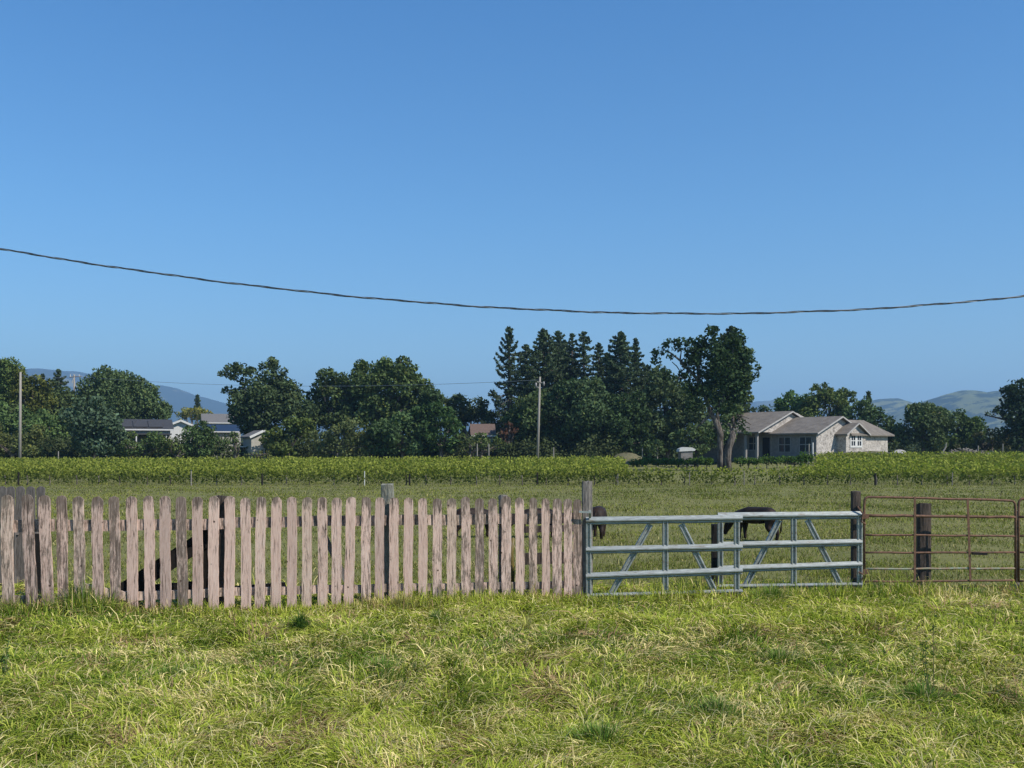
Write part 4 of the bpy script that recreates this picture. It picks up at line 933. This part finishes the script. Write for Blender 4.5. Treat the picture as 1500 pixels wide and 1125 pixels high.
# the forked oak standing in the vineyard
def forked_oak():
    Y = 96.0; X = wx(1060, Y); z0 = float(gz(X, Y)); t = empty('forked_oak', (X, Y, z0), 0, 'big forked oak with a split pale trunk standing in the vineyard before the house', 'tree')
    def L(px, py, dy=0.0): return Vector((wx(px, Y)-X, dy, wz(py, Y)-z0))
    r = lambda w: w/F*Y/2
    mb = MB()
    mb.tube([L(1056, 693), L(1055.5, 670), L(1055, 650), L(1055, 636), L(1050, 620), L(1042, 606), L(1036, 590), L(1030, 574), L(1025, 562)], [r(12), r(9.5), r(9), r(9.5), r(9.5), r(7), r(5.5), r(5), r(5)], 10)
    mb.tube([L(1066, 694, -.2), L(1065, 672, -.2), L(1067, 655, -.2), L(1072, 640, -.2), L(1074, 632, -.2)], [r(12.5), r(10), r(10), r(10.5), r(8)], 10)
    mb.tube([L(1050, 622), L(1051, 606), L(1055, 592), L(1061, 576)], [r(8), r(6), r(4.5), r(4)], 8)
    mb.tube([L(1073, 640, -.2), L(1072, 628), L(1066, 620)], [r(7), r(5), r(3)], 8)
    mb.tube([L(1042, 608, .1), L(1030, 618, .2), L(1021, 627, .2)], [r(4.5), r(3.5), r(2)], 8)
    mb.tube([L(1028, 566), L(1014, 546), L(1004, 538), L(996, 528), L(984, 518), L(972, 512)], [r(6), r(4.5), r(4), r(3.2), r(2.4), r(1.4)], 8)
    mb.tube([L(1010, 543), L(1006, 548, -.3), L(1003, 556, -.3), L(994, 553, -.3), L(990, 560, -.2)], [r(3), r(2.4), r(2), r(1.8), r(1.2)], 7)
    mb.tube([L(1004, 538), L(998, 545, .3), L(992, 536, .3), L(985, 530, .2)], [r(2.5), r(2), r(1.6), r(1.2)], 6)
    mb.tube([L(996, 528), L(998, 514), L(990, 504), L(980, 500)], [r(2.6), r(2), r(1.5), r(1)], 6)
    mb.tube([L(1025, 562), L(1022, 540), L(1028, 515), L(1036, 495)], [r(5.5), r(4.5), r(3.5), r(2)], 8)
    mb.tube([L(1061, 576), L(1066, 550), L(1072, 520), L(1078, 495)], [r(4), r(3.4), r(2.6), r(1.6)], 8)
    mb.tube([L(1040, 600, .2), L(1060, 590, .6), L(1080, 570, .8), L(1092, 545, .6)], [r(4), r(3.4), r(2.4), r(1.4)], 7)
    for k in range(9):      # tangled broken limbs right of the fork
        a = random.uniform(0, 6.28); q = L(1075+random.uniform(-4, 8), 622+random.uniform(-5, 6), random.uniform(-.5, .5))
        e = L(1082+random.uniform(-12, 20), 618+random.uniform(-14, 14), random.uniform(-1, 1)); mb.tube([q, q.lerp(e, .5)+Vector((0, 0, .5)), e], [r(3), r(2.2), r(1)], 6)
    mb.obj('trunk', M_bark, t, True)
    def crown(ells, dens, leaf, sub, hue, open_=0.0, rough=1.0, dep=.8):
        V, Fc, tint, lobes = crown_cards(ells, Y, leaf, dens, hue, z0, sub, dep, rough, open_)
        return V-np.array([X, Y, z0]), Fc, tint
    A = crown([(1045, 535, 32, 48), (1075, 530, 28, 46), (1040, 497, 20, 20), (1074, 498, 17, 22), (1085, 560, 20, 36), (1030, 560, 22, 22), (1060, 585, 26, 22), (1092, 530, 12, 28), (1018, 520, 14, 20), (1024, 502, 14, 12), (1012, 536, 15, 14), (1000, 545, 10, 8), (1108, 545, 7, 20), (1020, 585, 20, 20), (1005, 560, 14, 14)], 15, .30, 17, (.050, .078, .036))
    B = crown([(985, 503, 24, 8), (968, 514, 13, 8), (962, 528, 10, 6), (1002, 500, 14, 9), (1012, 512, 14, 14), (972, 545, 14, 6), (982, 522, 9, 5), (960, 518, 8, 6), (978, 553, 18, 6), (1006, 528, 11, 7), (992, 510, 12, 6)], 22, .28, 16, (.055, .085, .039), .05, 1.0, 1.2)
    C = crown([(1082, 625, 12, 14), (1090, 630, 12, 9), (1040, 640, 10, 14), (1078, 612, 12, 8)], 12, .26, 8, (.048, .070, .034), .35)
    Vs = []; Fs = []; Ts = []; b = 0
    for V, Fc, ti in (A, B, C): Vs.append(V); Fs.append(Fc+b); Ts.append(ti); b += len(V)
    np_obj('crown', np.concatenate(Vs), [np.concatenate(Fs)], M_leaf, t, tint=np.concatenate(Ts))
forked_oak()

# distant belt of woods so no bare horizon shows between the near trees
def woods(name, label, x0, x1, Y0, Y1, h, n, hue, seed, leaf=None, m=130):
    rg = np.random.default_rng(seed); cx = rg.uniform(x0, x1, n); cy = rg.uniform(Y0, Y1, n); hh = h*rg.uniform(.6, 1.1, n)*(.7+.6*vn(cx, cy, 60, 1))
    C = []; O = []
    for i in range(n):
        q = rg.normal(size=(m, 3)); q /= np.linalg.norm(q, axis=1)[:, None]; q[:, 2] = np.abs(q[:, 2])
        C.append(np.array([cx[i], cy[i], .2])+q*np.array([hh[i]*.8, hh[i]*.6, hh[i]])*rg.uniform(.6, 1.05, (m, 1))); O.append(q)
    C = np.concatenate(C); O = np.concatenate(O); V, Fc = cards(C, np.full(len(C), leaf or h*.22), O, .5)
    o = np_obj(name, V, [Fc], M_leaf, tint=np.array(hue)*RNG.uniform(.6, 1.4, (len(C), 1))); tag(o, label, 'woods', kind='stuff')
woods('distant_woods', 'low band of far green trees under the mountains', -300, 300, 330, 480, 8.5, 330, (.075, .10, .045), 3)
woods('hedge_undergrowth', 'dark undergrowth beneath the trees behind the vineyard', -95, 12, 120, 127, 3.6, 190, (.07, .088, .038), 4, .32, 420)
woods('orchard_undergrowth', 'scrub under the trees beyond the house', 18, 90, 150, 160, 4.0, 90, (.06, .08, .038), 5, .4, 400)

# ------------------------------------------------------------------ houses
def local_box(mb, u0, u1, v0, v1, z0, z1): return mb.box(((u0+u1)/2, (v0+v1)/2, (z0+z1)/2), (u1-u0, v1-v0, z1-z0))
def gable_u(mb, u0, u1, v0, v1, ze, zr, over=.45, th=.16, hip0=0.0, hip1=0.0):
    """roof slab with ridge along u (hips shorten the ridge)"""
    vm = (v0+v1)/2; s = (zr-ze)/(vm-v0); a0, a1 = v0-over, v1+over; zo = ze-over*s; x0, x1 = u0-over, u1+over
    T = [(x0, a0, zo), (x1, a0, zo), (x1-hip1, vm, zr), (x0+hip0, vm, zr), (x0, a1, zo), (x1, a1, zo)]
    v = T+[(p[0], p[1], p[2]-th) for p in T]
    f = [(0, 1, 2, 3), (5, 4, 3, 2), (6, 9, 8, 7), (11, 8, 9, 10), (0, 6, 7, 1), (4, 5, 11, 10)]
    f += [(1, 7, 8, 2), (2, 8, 11, 5)] if not hip1 else [(1, 5, 2), (1, 7, 11, 5), (7, 8, 11)]
    f += [(0, 3, 9, 6), (3, 4, 10, 9)] if not hip0 else [(4, 0, 3), (0, 4, 10, 6), (6, 10, 9)]
    return mb.add(v, f)
def gable_wall(mb, u0, u1, v0, v1, zb, ze, zr):
    """closed body with pentagon ends (ridge along u)"""
    poly = [(v0, zb), (v1, zb), (v1, ze), ((v0+v1)/2, zr), (v0, ze)]
    return mb.prism(poly, (1, 0, 0), u0, u1, ((0, 1, 0), (0, 0, 1)))
def window(parent, u, v, z, w, h, face='v', frame=M_winframe, bars=(1, 1), proud=.05, fw=.12):
    """face 'v': looks towards -v; face 'u': looks towards +u"""
    def bx(mb, du0, du1, dz0, dz1, d0, d1):
        if face == 'v': local_box(mb, u+du0, u+du1, v-d1, v-d0, z+dz0, z+dz1)
        else: local_box(mb, u+d0, u+d1, v+du0, v+du1, z+dz0, z+dz1)
    mb = MB(); bx(mb, -w/2, w/2, -h/2-fw, -h/2, 0.003, proud); bx(mb, -w/2, w/2, h/2, h/2+fw, 0.003, proud); bx(mb, -w/2-fw, -w/2, -h/2-fw, h/2+fw, 0.003, proud); bx(mb, w/2, w/2+fw, -h/2-fw, h/2+fw, 0.003, proud)
    for k in range(bars[0]):
        c = -w/2+w*(k+1)/(bars[0]+1); bx(mb, c-.05, c+.05, -h/2, h/2, .012, proud-.004)
    for k in range(bars[1]):
        c = -h/2+h*(k+1)/(bars[1]+1); bx(mb, -w/2, w/2, c-.05, c+.05, .012, proud-.010)
    fo = mb.obj('window', frame, parent)
    mb = MB(); bx(mb, -w/2, w/2, -h/2, h/2, .002, .010); mb.obj('pane', M_glass, fo)
    return fo
# main house: local u runs along its front to the right, v runs back, origin = front right corner of the middle wing
HY = 117.0; HX = wx(1196, HY)
HZ = 1.15
house = empty('ranch_house', (HX, HY, HZ), math.atan2(-.79, .61), 'long unfinished house with mottled pale walls and low grey shingle roofs', 'house')
def q(z): return z-HZ
eave = q(wz(632.5, HY)); rm = q(wz(609.5, HY+2.6)); rl = q(wz(602.5, HY+8))
# middle wing
mb = MB(); gable_wall(mb, -6.4, 0, 0, 8.6, -.8, eave+.05, rm-.15); mb.obj('wall', M_wrap, house)
mb = MB(); local_box(mb, -6.35, -.02, -.012, -.001, -.8, eave); mb.obj('front_shade_face', M_wallgrey, house)  # darker sheet over the front, its shade put into the grey
rf1 = gable_u(MB(), -6.6, 0, 0, 8.6, eave+.08, rm, .5).obj('roof', M_roof, house)
# left wing with porch
mb = MB(); gable_wall(mb, -18, -6.3, .02, 9.6, -.8, eave+.9, rl-.2); mb.obj('wall', M_wrap, house)
mb = MB(); local_box(mb, -17.95, -6.35, .004, .015, -.8, eave+.7); mb.obj('front_shade_face', M_wallgrey, house)  # porch front likewise, shade carried by the darker grey
rf2 = gable_u(MB(), -17.5, -6.3, -2.6, 9.4, eave+.22, rl, .45, hip0=4.5).obj('roof', M_roof, house)
mb = MB(); mb.add([(-6.24, -2.6, eave+.02), (-6.24, 9.4, eave+.02), (-6.24, 3.4, rl-.22), (-6.36, -2.6, eave+.02), (-6.36, 9.4, eave+.02), (-6.36, 3.4, rl-.22)], [(0, 1, 2), (5, 4, 3), (0, 2, 5, 3), (1, 0, 3, 4), (2, 1, 4, 5)]); mb.obj('gable_wall', M_wrap, house)
for u in (-6.6, -8.3, -12.0): MB().box((u, -2.35, (eave-.8)/2), (.28, .28, eave+.8)).obj('porch_column', M_winframe, house)
MB().box((-11.8, -2.35, eave-.03), (10.8, .2, .22)).obj('porch_beam', M_winframe, house)
# small gable and right wing
zs = q(wz(619, HY+2)); es = q(wz(633.5, HY+1.5))
mb = MB(); gable_wall(mb, -2.0, 1.3, 3.8, 7.7, -.8, es, zs-.1); mb.obj('wall', M_wrap, house)
rf3 = gable_u(MB(), -3.0, 1.3, 3.8, 7.7, es+.05, zs, .4).obj('roof', M_roof, house)
mb = MB(); local_box(mb, -4.5, 1.1, 7.6, 12.6, -.8, es-.02); mb.obj('wall', M_wrap, house)
# hip roof of right wing (ridge along v)
def hip_v(mb, u0, u1, v0, v1, ze, zr, over, th, hip):
    um = (u0+u1)/2; s = (zr-ze)/(um-u0); zo = ze-over*s
    T = [(u0-over, v0-over, zo), (u1+over, v0-over, zo), (u1+over, v1+over, zo), (u0-over, v1+over, zo), (um, v0+hip*.3, zr), (um, v1-hip, zr)]
    v = T+[(p[0], p[1], p[2]-th) for p in T[:4]]
    return mb.add(v, [(0, 1, 4), (1, 2, 5, 4), (2, 3, 5), (3, 0, 4, 5), (0, 6, 7, 1), (1, 7, 8, 2), (2, 8, 9, 3), (3, 9, 6, 0), (9, 8, 7, 6)])
rf4 = hip_v(MB(), -4.7, 1.1, 5.0, 12.8, es+.05, q(wz(615, HY+7)), .5, .16, .8).obj('roof', M_roof, house)
# bright fascia boards on the rakes
def rake(parent, u, v0, v1, ze, zr, over, name='fascia', front_only=False):
    vm = (v0+v1)/2; s = (zr-ze)/(vm-v0); zo = ze-over*s; mb = MB()
    mb.beam((u, v0-over, zo-.10), (u, vm, zr-.10), .06, .15); mb.obj(name, M_fascia, parent)
    mb = MB(); mb.beam((u, v1+over, zo-.10), (u, vm+.03, zr-.10), .06, .15); mb.obj(name, M_fascia, parent)
rake(rf1, .54, 0, 8.6, eave+.08, rm, .5); rake(rf2, -5.81, -2.6, 9.4, eave+.22, rl, .45); rake(rf3, 1.74, 3.8, 7.7, es+.05, zs, .4)
for u in (-1.45, -4.4): window(house, u, -.012, eave-1.45, 1.55, 1.65, 'v')
window(house, -9.0, .003, eave-1.3, 1.35, 1.5, 'v'); window(house, -13.0, .003, eave-1.3, 1.35, 1.3, 'v')
wd = window(house, 1.305, 5.15, es-.95, .75, 1.15, 'u', frame=M_white, bars=(1, 1), fw=.22, proud=.06)
wd = window(house, 1.305, 6.35, es-.95, .75, 1.15, 'u', frame=M_white, bars=(1, 1), fw=.22, proud=.06)
MB().box((-7.1, -.03, eave-1.75), (1.0, .06, 2.3)).obj('door', M_black, house)
MB().box((-.25, -.35, -.1), (.12, .12, 3.4)).obj('downpipe', M_white, house)
# house pad
mb = MB(); pts = []
pad = empty('soil_mound', (0, 0, 0), 0, 'low bank of pale dry soil and weeds at the foot of the house', 'soil mound')
def mound(parent, cx, cy, z, rx, ry, h, mat, name='mound', seed=0):
    n, m = 28, 9; v = []; f = []; rg = random.Random(seed)
    for j in range(m):
        t = j/(m-1)
        for i in range(n):
            a = 2*math.pi*i/n; rr = (1-t)*(1+.16*math.sin(3*a+seed)+.08*rg.uniform(-1, 1)); v.append((cx+rx*rr*math.cos(a), cy+ry*rr*math.sin(a), z+h*(1-(1-t)**2)*(1+rg.uniform(-.08, .08))))
    for j in range(m-1):
        for i in range(n): f.append((j*n+i, j*n+(i+1) % n, (j+1)*n+(i+1) % n, (j+1)*n+i))
    f.append(tuple((m-1)*n+i for i in range(n)))
    return MB().add(v, f).obj(name, mat, parent, True)
mound(pad, wx(1215, 113), 113, float(gz(wx(1215, 113), 113))-.3, 5.5, 2.6, .75, M_soil, seed=2)
mound(pad, wx(1275, 116), 116, float(gz(wx(1275, 116), 116))-.3, 7.0, 2.6, .95, M_soil, seed=5)
o = mound(None, wx(918, 116), 116, .2, 2.6, 1.6, 1.35, M_soil, 'soil_heap', 7); tag(o, 'tan heap of bare soil in front of the dark oaks past the pole', 'soil heap')
o = mound(None, wx(1318, 119), 119, .8, 1.5, .6, 1.1, M_fascia, 'covered_heap', 4); tag(o, 'low heap under a white sheet at the right end of the house', 'covered heap')
# log pile
lp = empty('log_pile', (wx(1415, 116), 116, float(gz(wx(1415, 116), 116))), 0, 'long pile of grey brush and logs on the bank', 'log pile')
mb = MB()
for k in range(150):
    x = random.uniform(-2.9, 2.9); z = random.uniform(.0, .85)*(1-abs(x)/4.2); a = random.uniform(0, 3.14); l = random.uniform(.3, 1.1); e = random.uniform(-.7, .7)
    c = Vector((x, random.uniform(-.5, .5), z+.05)); d = Vector((math.cos(a)*math.cos(e), math.sin(a)*math.cos(e), math.sin(e)))*l*.5
    mb.tube([c-d, c+d*.1+Vector((0, 0, .04)), c+d], random.uniform(.03, .10), 6)
mb.obj('logs', M_dead, lp)
MB().tube([(-2.9, 0, .2), (-2.55, 0, .7), (-2.3, 0, 1.1), (-2.22, 0, 1.6)], [.12, .10, .09, .05], 7).obj('leaning_limb', M_pole, lp)
MB().tube([(1.4, .1, 0), (1.42, .1, 1.3)], .09, 7).obj('upright_stub', M_dead, lp)

def simple_house(name, label, px0, px1, ytop, yeave, ybase, Y, roofm, wallm, gable_front=False, depth=8.0, rot=0.0, fascia=M_white, wins=(), cat='house', over=.4):
    X = (wx(px0, Y)+wx(px1, Y))/2; W = (px1-px0)/F*Y; z0 = min(float(gz(X, Y)), wz(ybase, Y)); t = empty(name, (X, Y, z0), rot+math.atan2(-X, Y)+.04, label, cat)
    ze = wz(yeave, Y)-z0; zr = wz(ytop, Y)-z0
    if gable_front:
        poly = [(-W/2, -.2), (W/2, -.2), (W/2, ze), (0, zr-.1), (-W/2, ze)]
        MB().prism(poly, (0, 1, 0), 0, depth, ((1, 0, 0), (0, 0, 1))).obj('wall', wallm, t)
        s = (zr-ze)/(W/2); a = W/2+over; zo = ze-over*s; mb = MB()
        v = [(-a, -over, zo), (0, -over, zr), (a, -over, zo), (-a, depth+over, zo), (0, depth+over, zr), (a, depth+over, zo)]; v += [(p[0], p[1], p[2]-.14) for p in v]
        mb.add(v, [(0, 1, 4, 3), (1, 2, 5, 4), (6, 9, 10, 7), (7, 10, 11, 8), (0, 6, 7, 1), (1, 7, 8, 2), (3, 4, 10, 9), (4, 5, 11, 10), (0, 3, 9, 6), (2, 8, 11, 5)]); r = mb.obj('roof', roofm, t)
        mb = MB(); mb.beam((-a, -over-.04, zo-.1), (0, -over-.04, zr-.1), .05, .26); mb.obj('fascia', fascia, r); mb = MB(); mb.beam((a, -over-.04, zo-.1), (.02, -over-.04, zr-.1), .05, .26); mb.obj('fascia', fascia, r)
    else:
        gable_wall(MB(), -W/2, W/2, 0, depth, -.2, ze, zr-.1).obj('wall', wallm, t)
        r = gable_u(MB(), -W/2, W/2, 0, depth, ze, zr, over, .14).obj('roof', roofm, t)
        MB().box((0, -over-.02-.03, ze-over*(zr-ze)/(depth/2)-.05), (W+2*over, .06, .15)).obj('fascia', fascia, r)
    for (u, z, w, h) in wins: window(t, u, 0, z, w, h, 'v', frame=M_white, bars=(1, 0), fw=.1)
    return t, r, ze, zr, W
hA, rA, ze, zr, W = simple_house('grey_house', 'grey house with a dark panelled roof and white eave line beside the dense oak', 150, 247, 613, 627, 665, 124, M_shingle_dark, M_cream, depth=6.0, wins=((2.2, 2.4, 1.1, 1.1), (-.6, 2.4, .8, 1.1)))
for k in range(4): MB().box((-2.9+k*1.75, -.05, 0), (1.65, 2.4, .05), Matrix.Translation((0, 1.3, (ze+zr)/2+.02)) @ Matrix.Rotation(math.atan2(zr-ze, 3.0), 4, 'X')).obj('solar_panel', M_shingle_dark, rA)
MB().box((0, -1.3, ze-.75), (W, 2.4, .16)).obj('porch_roof', M_shingle_dark, hA)
for u in (-3.4, 0, 3.4): MB().box((u, -2.3, (ze-.8)/2), (.14, .14, ze-.8)).obj('porch_post', M_white, hA)
simple_house('white_house', 'small white gabled house half hidden by the small dark tree', 248, 281, 615, 622, 650, 136, M_white, M_white, True, 6.0, wins=((-.5, 2.6, .7, 1.0), (.9, 2.2, .6, 1.0)))
simple_house('far_house', 'far house with a grey shingle roof and a tiny white dormer', 300, 352, 605, 618, 640, 170, M_shingle_gray, M_cream, depth=8, wins=((-1.0, 2.3, .8, 1.0),))
hC, rC, ze, zr, W = simple_house('solar_house', 'low house with a dark blue solar roof and white fascia', 307, 348, 621, 631, 655, 142, M_solar, M_cream, depth=7)
sh, rS, ze, zr, W = simple_house('garden_shed', 'small pale grey shed with one white window beside the ragged oak', 368, 402, 630, 638, 665, 120, M_shingle_gray, M_cream, True, 3.5, rot=.25, cat='shed', over=.25, wins=((.15, 1.65, .75, .8),))
lt = empty('lean_to', (wx(360, 122), 122, .35), 0, 'open red brown lean-to with a white edge against the grey shed', 'lean-to')
MB().box((0, 0, 1.95), (1.9, 2.2, .10)).obj('roof', M_shingle_brown, lt); MB().box((0, -1.14, 1.95), (1.9, .06, .14)).obj('fascia', M_white, lt); MB().box((.6, .4, .95), (.5, .1, 1.9)).obj('wall', M_red, lt); MB().box((-.9, -1.0, .95), (.09, .09, 1.9)).obj('post', M_red, lt)
simple_house('brown_house', 'house with a brown shingle roof and white eave behind the olive shrub', 694, 722, 620, 636, 668, 126, M_shingle_brown, M_cream, depth=6, wins=((.9, 1.7, .7, .9),))
simple_house('white_outbuilding', 'small white outbuilding partly hidden under the reddish tree', 748, 766, 643, 649, 668, 125, M_white, M_cream, True, 3, cat='outbuilding', over=.15)
simple_house('far_barn', 'far building with a brown roof showing between shrubs above the log pile', 1429, 1450, 648, 659, 672, 150, M_shingle_brown, M_cream, depth=5, cat='barn')
ut = empty('canopy_trailer', (wx(1004, 111), 111, float(gz(wx(1004, 111), 111))), 0, 'grey box with a white curved canopy top beside the forked oak', 'trailer')
MB().box((0, 0, .95), (1.25, 1.8, 1.5)).obj('body', M_wallgrey, ut)
mb = MB(); mb.prism([(-.85, 1.72), (.85, 1.80), (.95, 1.95), (.6, 2.15), (-.3, 2.20), (-.75, 2.02)], (0, 1, 0), -1.0, 1.0, ((1, 0, 0), (0, 0, 1))); mb.obj('canopy_top', M_white, ut)
for sx in (-1, 1): MB().tube([(sx*.66, .2, .25), (sx*.80, .2, .25)], .25, 14).obj('wheel', M_black, ut)

# ------------------------------------------------------------------ poles and wires
def pole(px_b, px_t, pyt, Y, r, label, parts=True):
    xb, xt = wx(px_b, Y), wx(px_t, Y); z0 = float(gz(xb, Y)); t = empty('utility_pole', (xb, Y, z0), 0, label, 'utility pole')
    H = wz(pyt, Y)-z0; MB().tube([(0, 0, -.2), ((xt-xb)*.5, 0, H*.5), (xt-xb, 0, H)], [r, r*.85, r*.65], 10).obj('shaft', M_pole, t, True); return t, H, xt-xb
pole(29, 30, 545, 112, .17, 'bare pale wooden pole standing clear at the vineyard edge, without crossarm')
t, H, dx = pole(787, 791, 552, 115, .165, 'leaning pale utility pole with insulators before the redwoods')
s = 115/F
MB().tube([(dx-.35, -.1, H-.55), (dx+.55, -.1, H-.75)], .05, 6).obj('crossarm', M_pole, t)
for ddx, dz, r, h in ((-.45, -.95, .11, .55), (.42, -.8, .10, .5)): MB().tube([(dx+ddx, -.15, H+dz-h/2), (dx+ddx, -.15, H+dz+h/2)], r, 10).obj('transformer', M_winframe, t, True)
MB().tube([(dx-.28, -.1, H-1.15), (dx-.05, -.1, H-1.35)], .05, 6).obj('bracket', M_pole, t)
t, H2, dx2 = pole(107, 109, 549, 150, .16, 'far thin pole with a small crossarm before the domed oak')
MB().tube([(dx2-.75, 0, H2-.35), (dx2+1.0, 0, H2-.25)], .07, 6).obj('crossarm', M_pole, t)
for a in (-.6, -.1, .7): MB().tube([(dx2+a, 0, H2-.3), (dx2+a, 0, H2+.05)], .06, 6).obj('insulator', M_white, t)
MB().tube([(dx2-.35, 0, H2-1.2), (dx2-.1, -.1, H2-.5)], .06, 6).obj('brace', M_white, t)
def wire(pts, r, name, label, mat, group=None):
    o = MB().tube(pts, r, 5).obj(name, mat, None, True); tag(o, label, 'wire', group); return o
def span(a, b, sag, n=24):
    a = Vector(a); b = Vector(b); return [a.lerp(b, k/n)-Vector((0, 0, 4*sag*(k/n)*(1-k/n))) for k in range(n+1)]
wire(span(P(109, 551, 150), P(791, 556.5, 115), 1.05, 40), .022, 'power_line', 'thin distant line crossing the oaks to the leaning utility pole', M_alu)
wire(span(P(30, 549, 112), P(109, 551, 150), .3), .02, 'power_line', 'thin distant line between the bare pole and the far crossarm pole', M_alu)
def gpost(px, pyt, Y, label, r=.06, mat=M_pole):
    z = float(gz(wx(px, Y), Y)); o = MB().tube([(wx(px, Y), Y, z-.1), (wx(px, Y), Y, wz(pyt, Y))], r, 7).obj('fence_post', mat); tag(o, label, 'post', 'thin posts along the far edge of the vineyard')
for px, pyt, Y, lb in ((85.5, 661, 114, 'short pale post below the olive thicket'), (699, 650, 114, 'thin pale post before the brown roofed house, nearer the rounded tree'), (716, 650, 114, 'thin pale post before the brown roofed house, nearer the reddish tree'),
                       (811, 655, 114, 'short post just past the leaning utility pole'), (941, 655, 113, 'short post beside the tan soil heap'), (963, 655, 113, 'short post between the soil heap and the canopy trailer'), (1469, 650, 118, 'thin tall post at the end of the log pile'), (1185, 650, 108, 'thin white stake before the corner of the house')):
    gpost(px, pyt, Y, lb)

# overhead twisted cable
CP = [(0, 364), (100, 381), (200, 398), (300, 410), (400, 421.5), (500, 431), (600, 440), (700, 448.5), (800, 456), (900, 459), (950, 459.8), (1050, 459), (1200, 455), (1350, 447), (1500, 434)]
cf = np.polyfit([p[0]/1500 for p in CP], [p[1] for p in CP], 3)
Yc = 16.0
cb = empty('overhead_cable', (0, Yc, 0), 0, 'black twisted overhead cable sagging across the blue sky', 'cable')
S = np.linspace(-420, 1920, 900); py_ = np.polyval(cf, S/1500)
m = S < 0; py_[m] = np.polyval(cf, 0)+S[m]*.175; m = S > 1500; py_[m] = np.polyval(cf, 1)-(S[m]-1500)*.11
CX = wx(S, Yc); CZ = wz(py_, Yc)
for k in range(3):
    lp_ = 1.0*(1+.25*np.sin(CX*.7))
    ph = CX*2*math.pi/.95+.9*np.sin(CX*.9)+k*2.094; rr = .011 if k else .007
    pts = [(float(a), float(rr*math.cos(p_)), float(b+rr*math.sin(p_)+.003*math.sin(a*3.1))) for a, b, p_ in zip(CX, CZ, ph)]
    MB().tube(pts, .0068 if k else .0045, 6).obj('strand', M_cable if k else M_alu, cb, True)

# ------------------------------------------------------------------ haze
hm = bpy.data.materials.new('haze_air'); hm.use_nodes = True; n = hm.node_tree; n.nodes.clear()
out = n.nodes.new('ShaderNodeOutputMaterial'); pv = n.nodes.new('ShaderNodeVolumePrincipled')
pv.inputs['Density'].default_value = 2.0e-4; pv.inputs['Color'].default_value = (.40, .66, .98, 1); pv.inputs['Anisotropy'].default_value = .08
n.links.new(pv.outputs[0], out.inputs['Volume'])
hz = MB().box((0, 4650, 259), (13400, 9600, 524)).obj('haze', hm); tag(hz, 'thin blue haze over the far land', 'haze', kind='stuff')
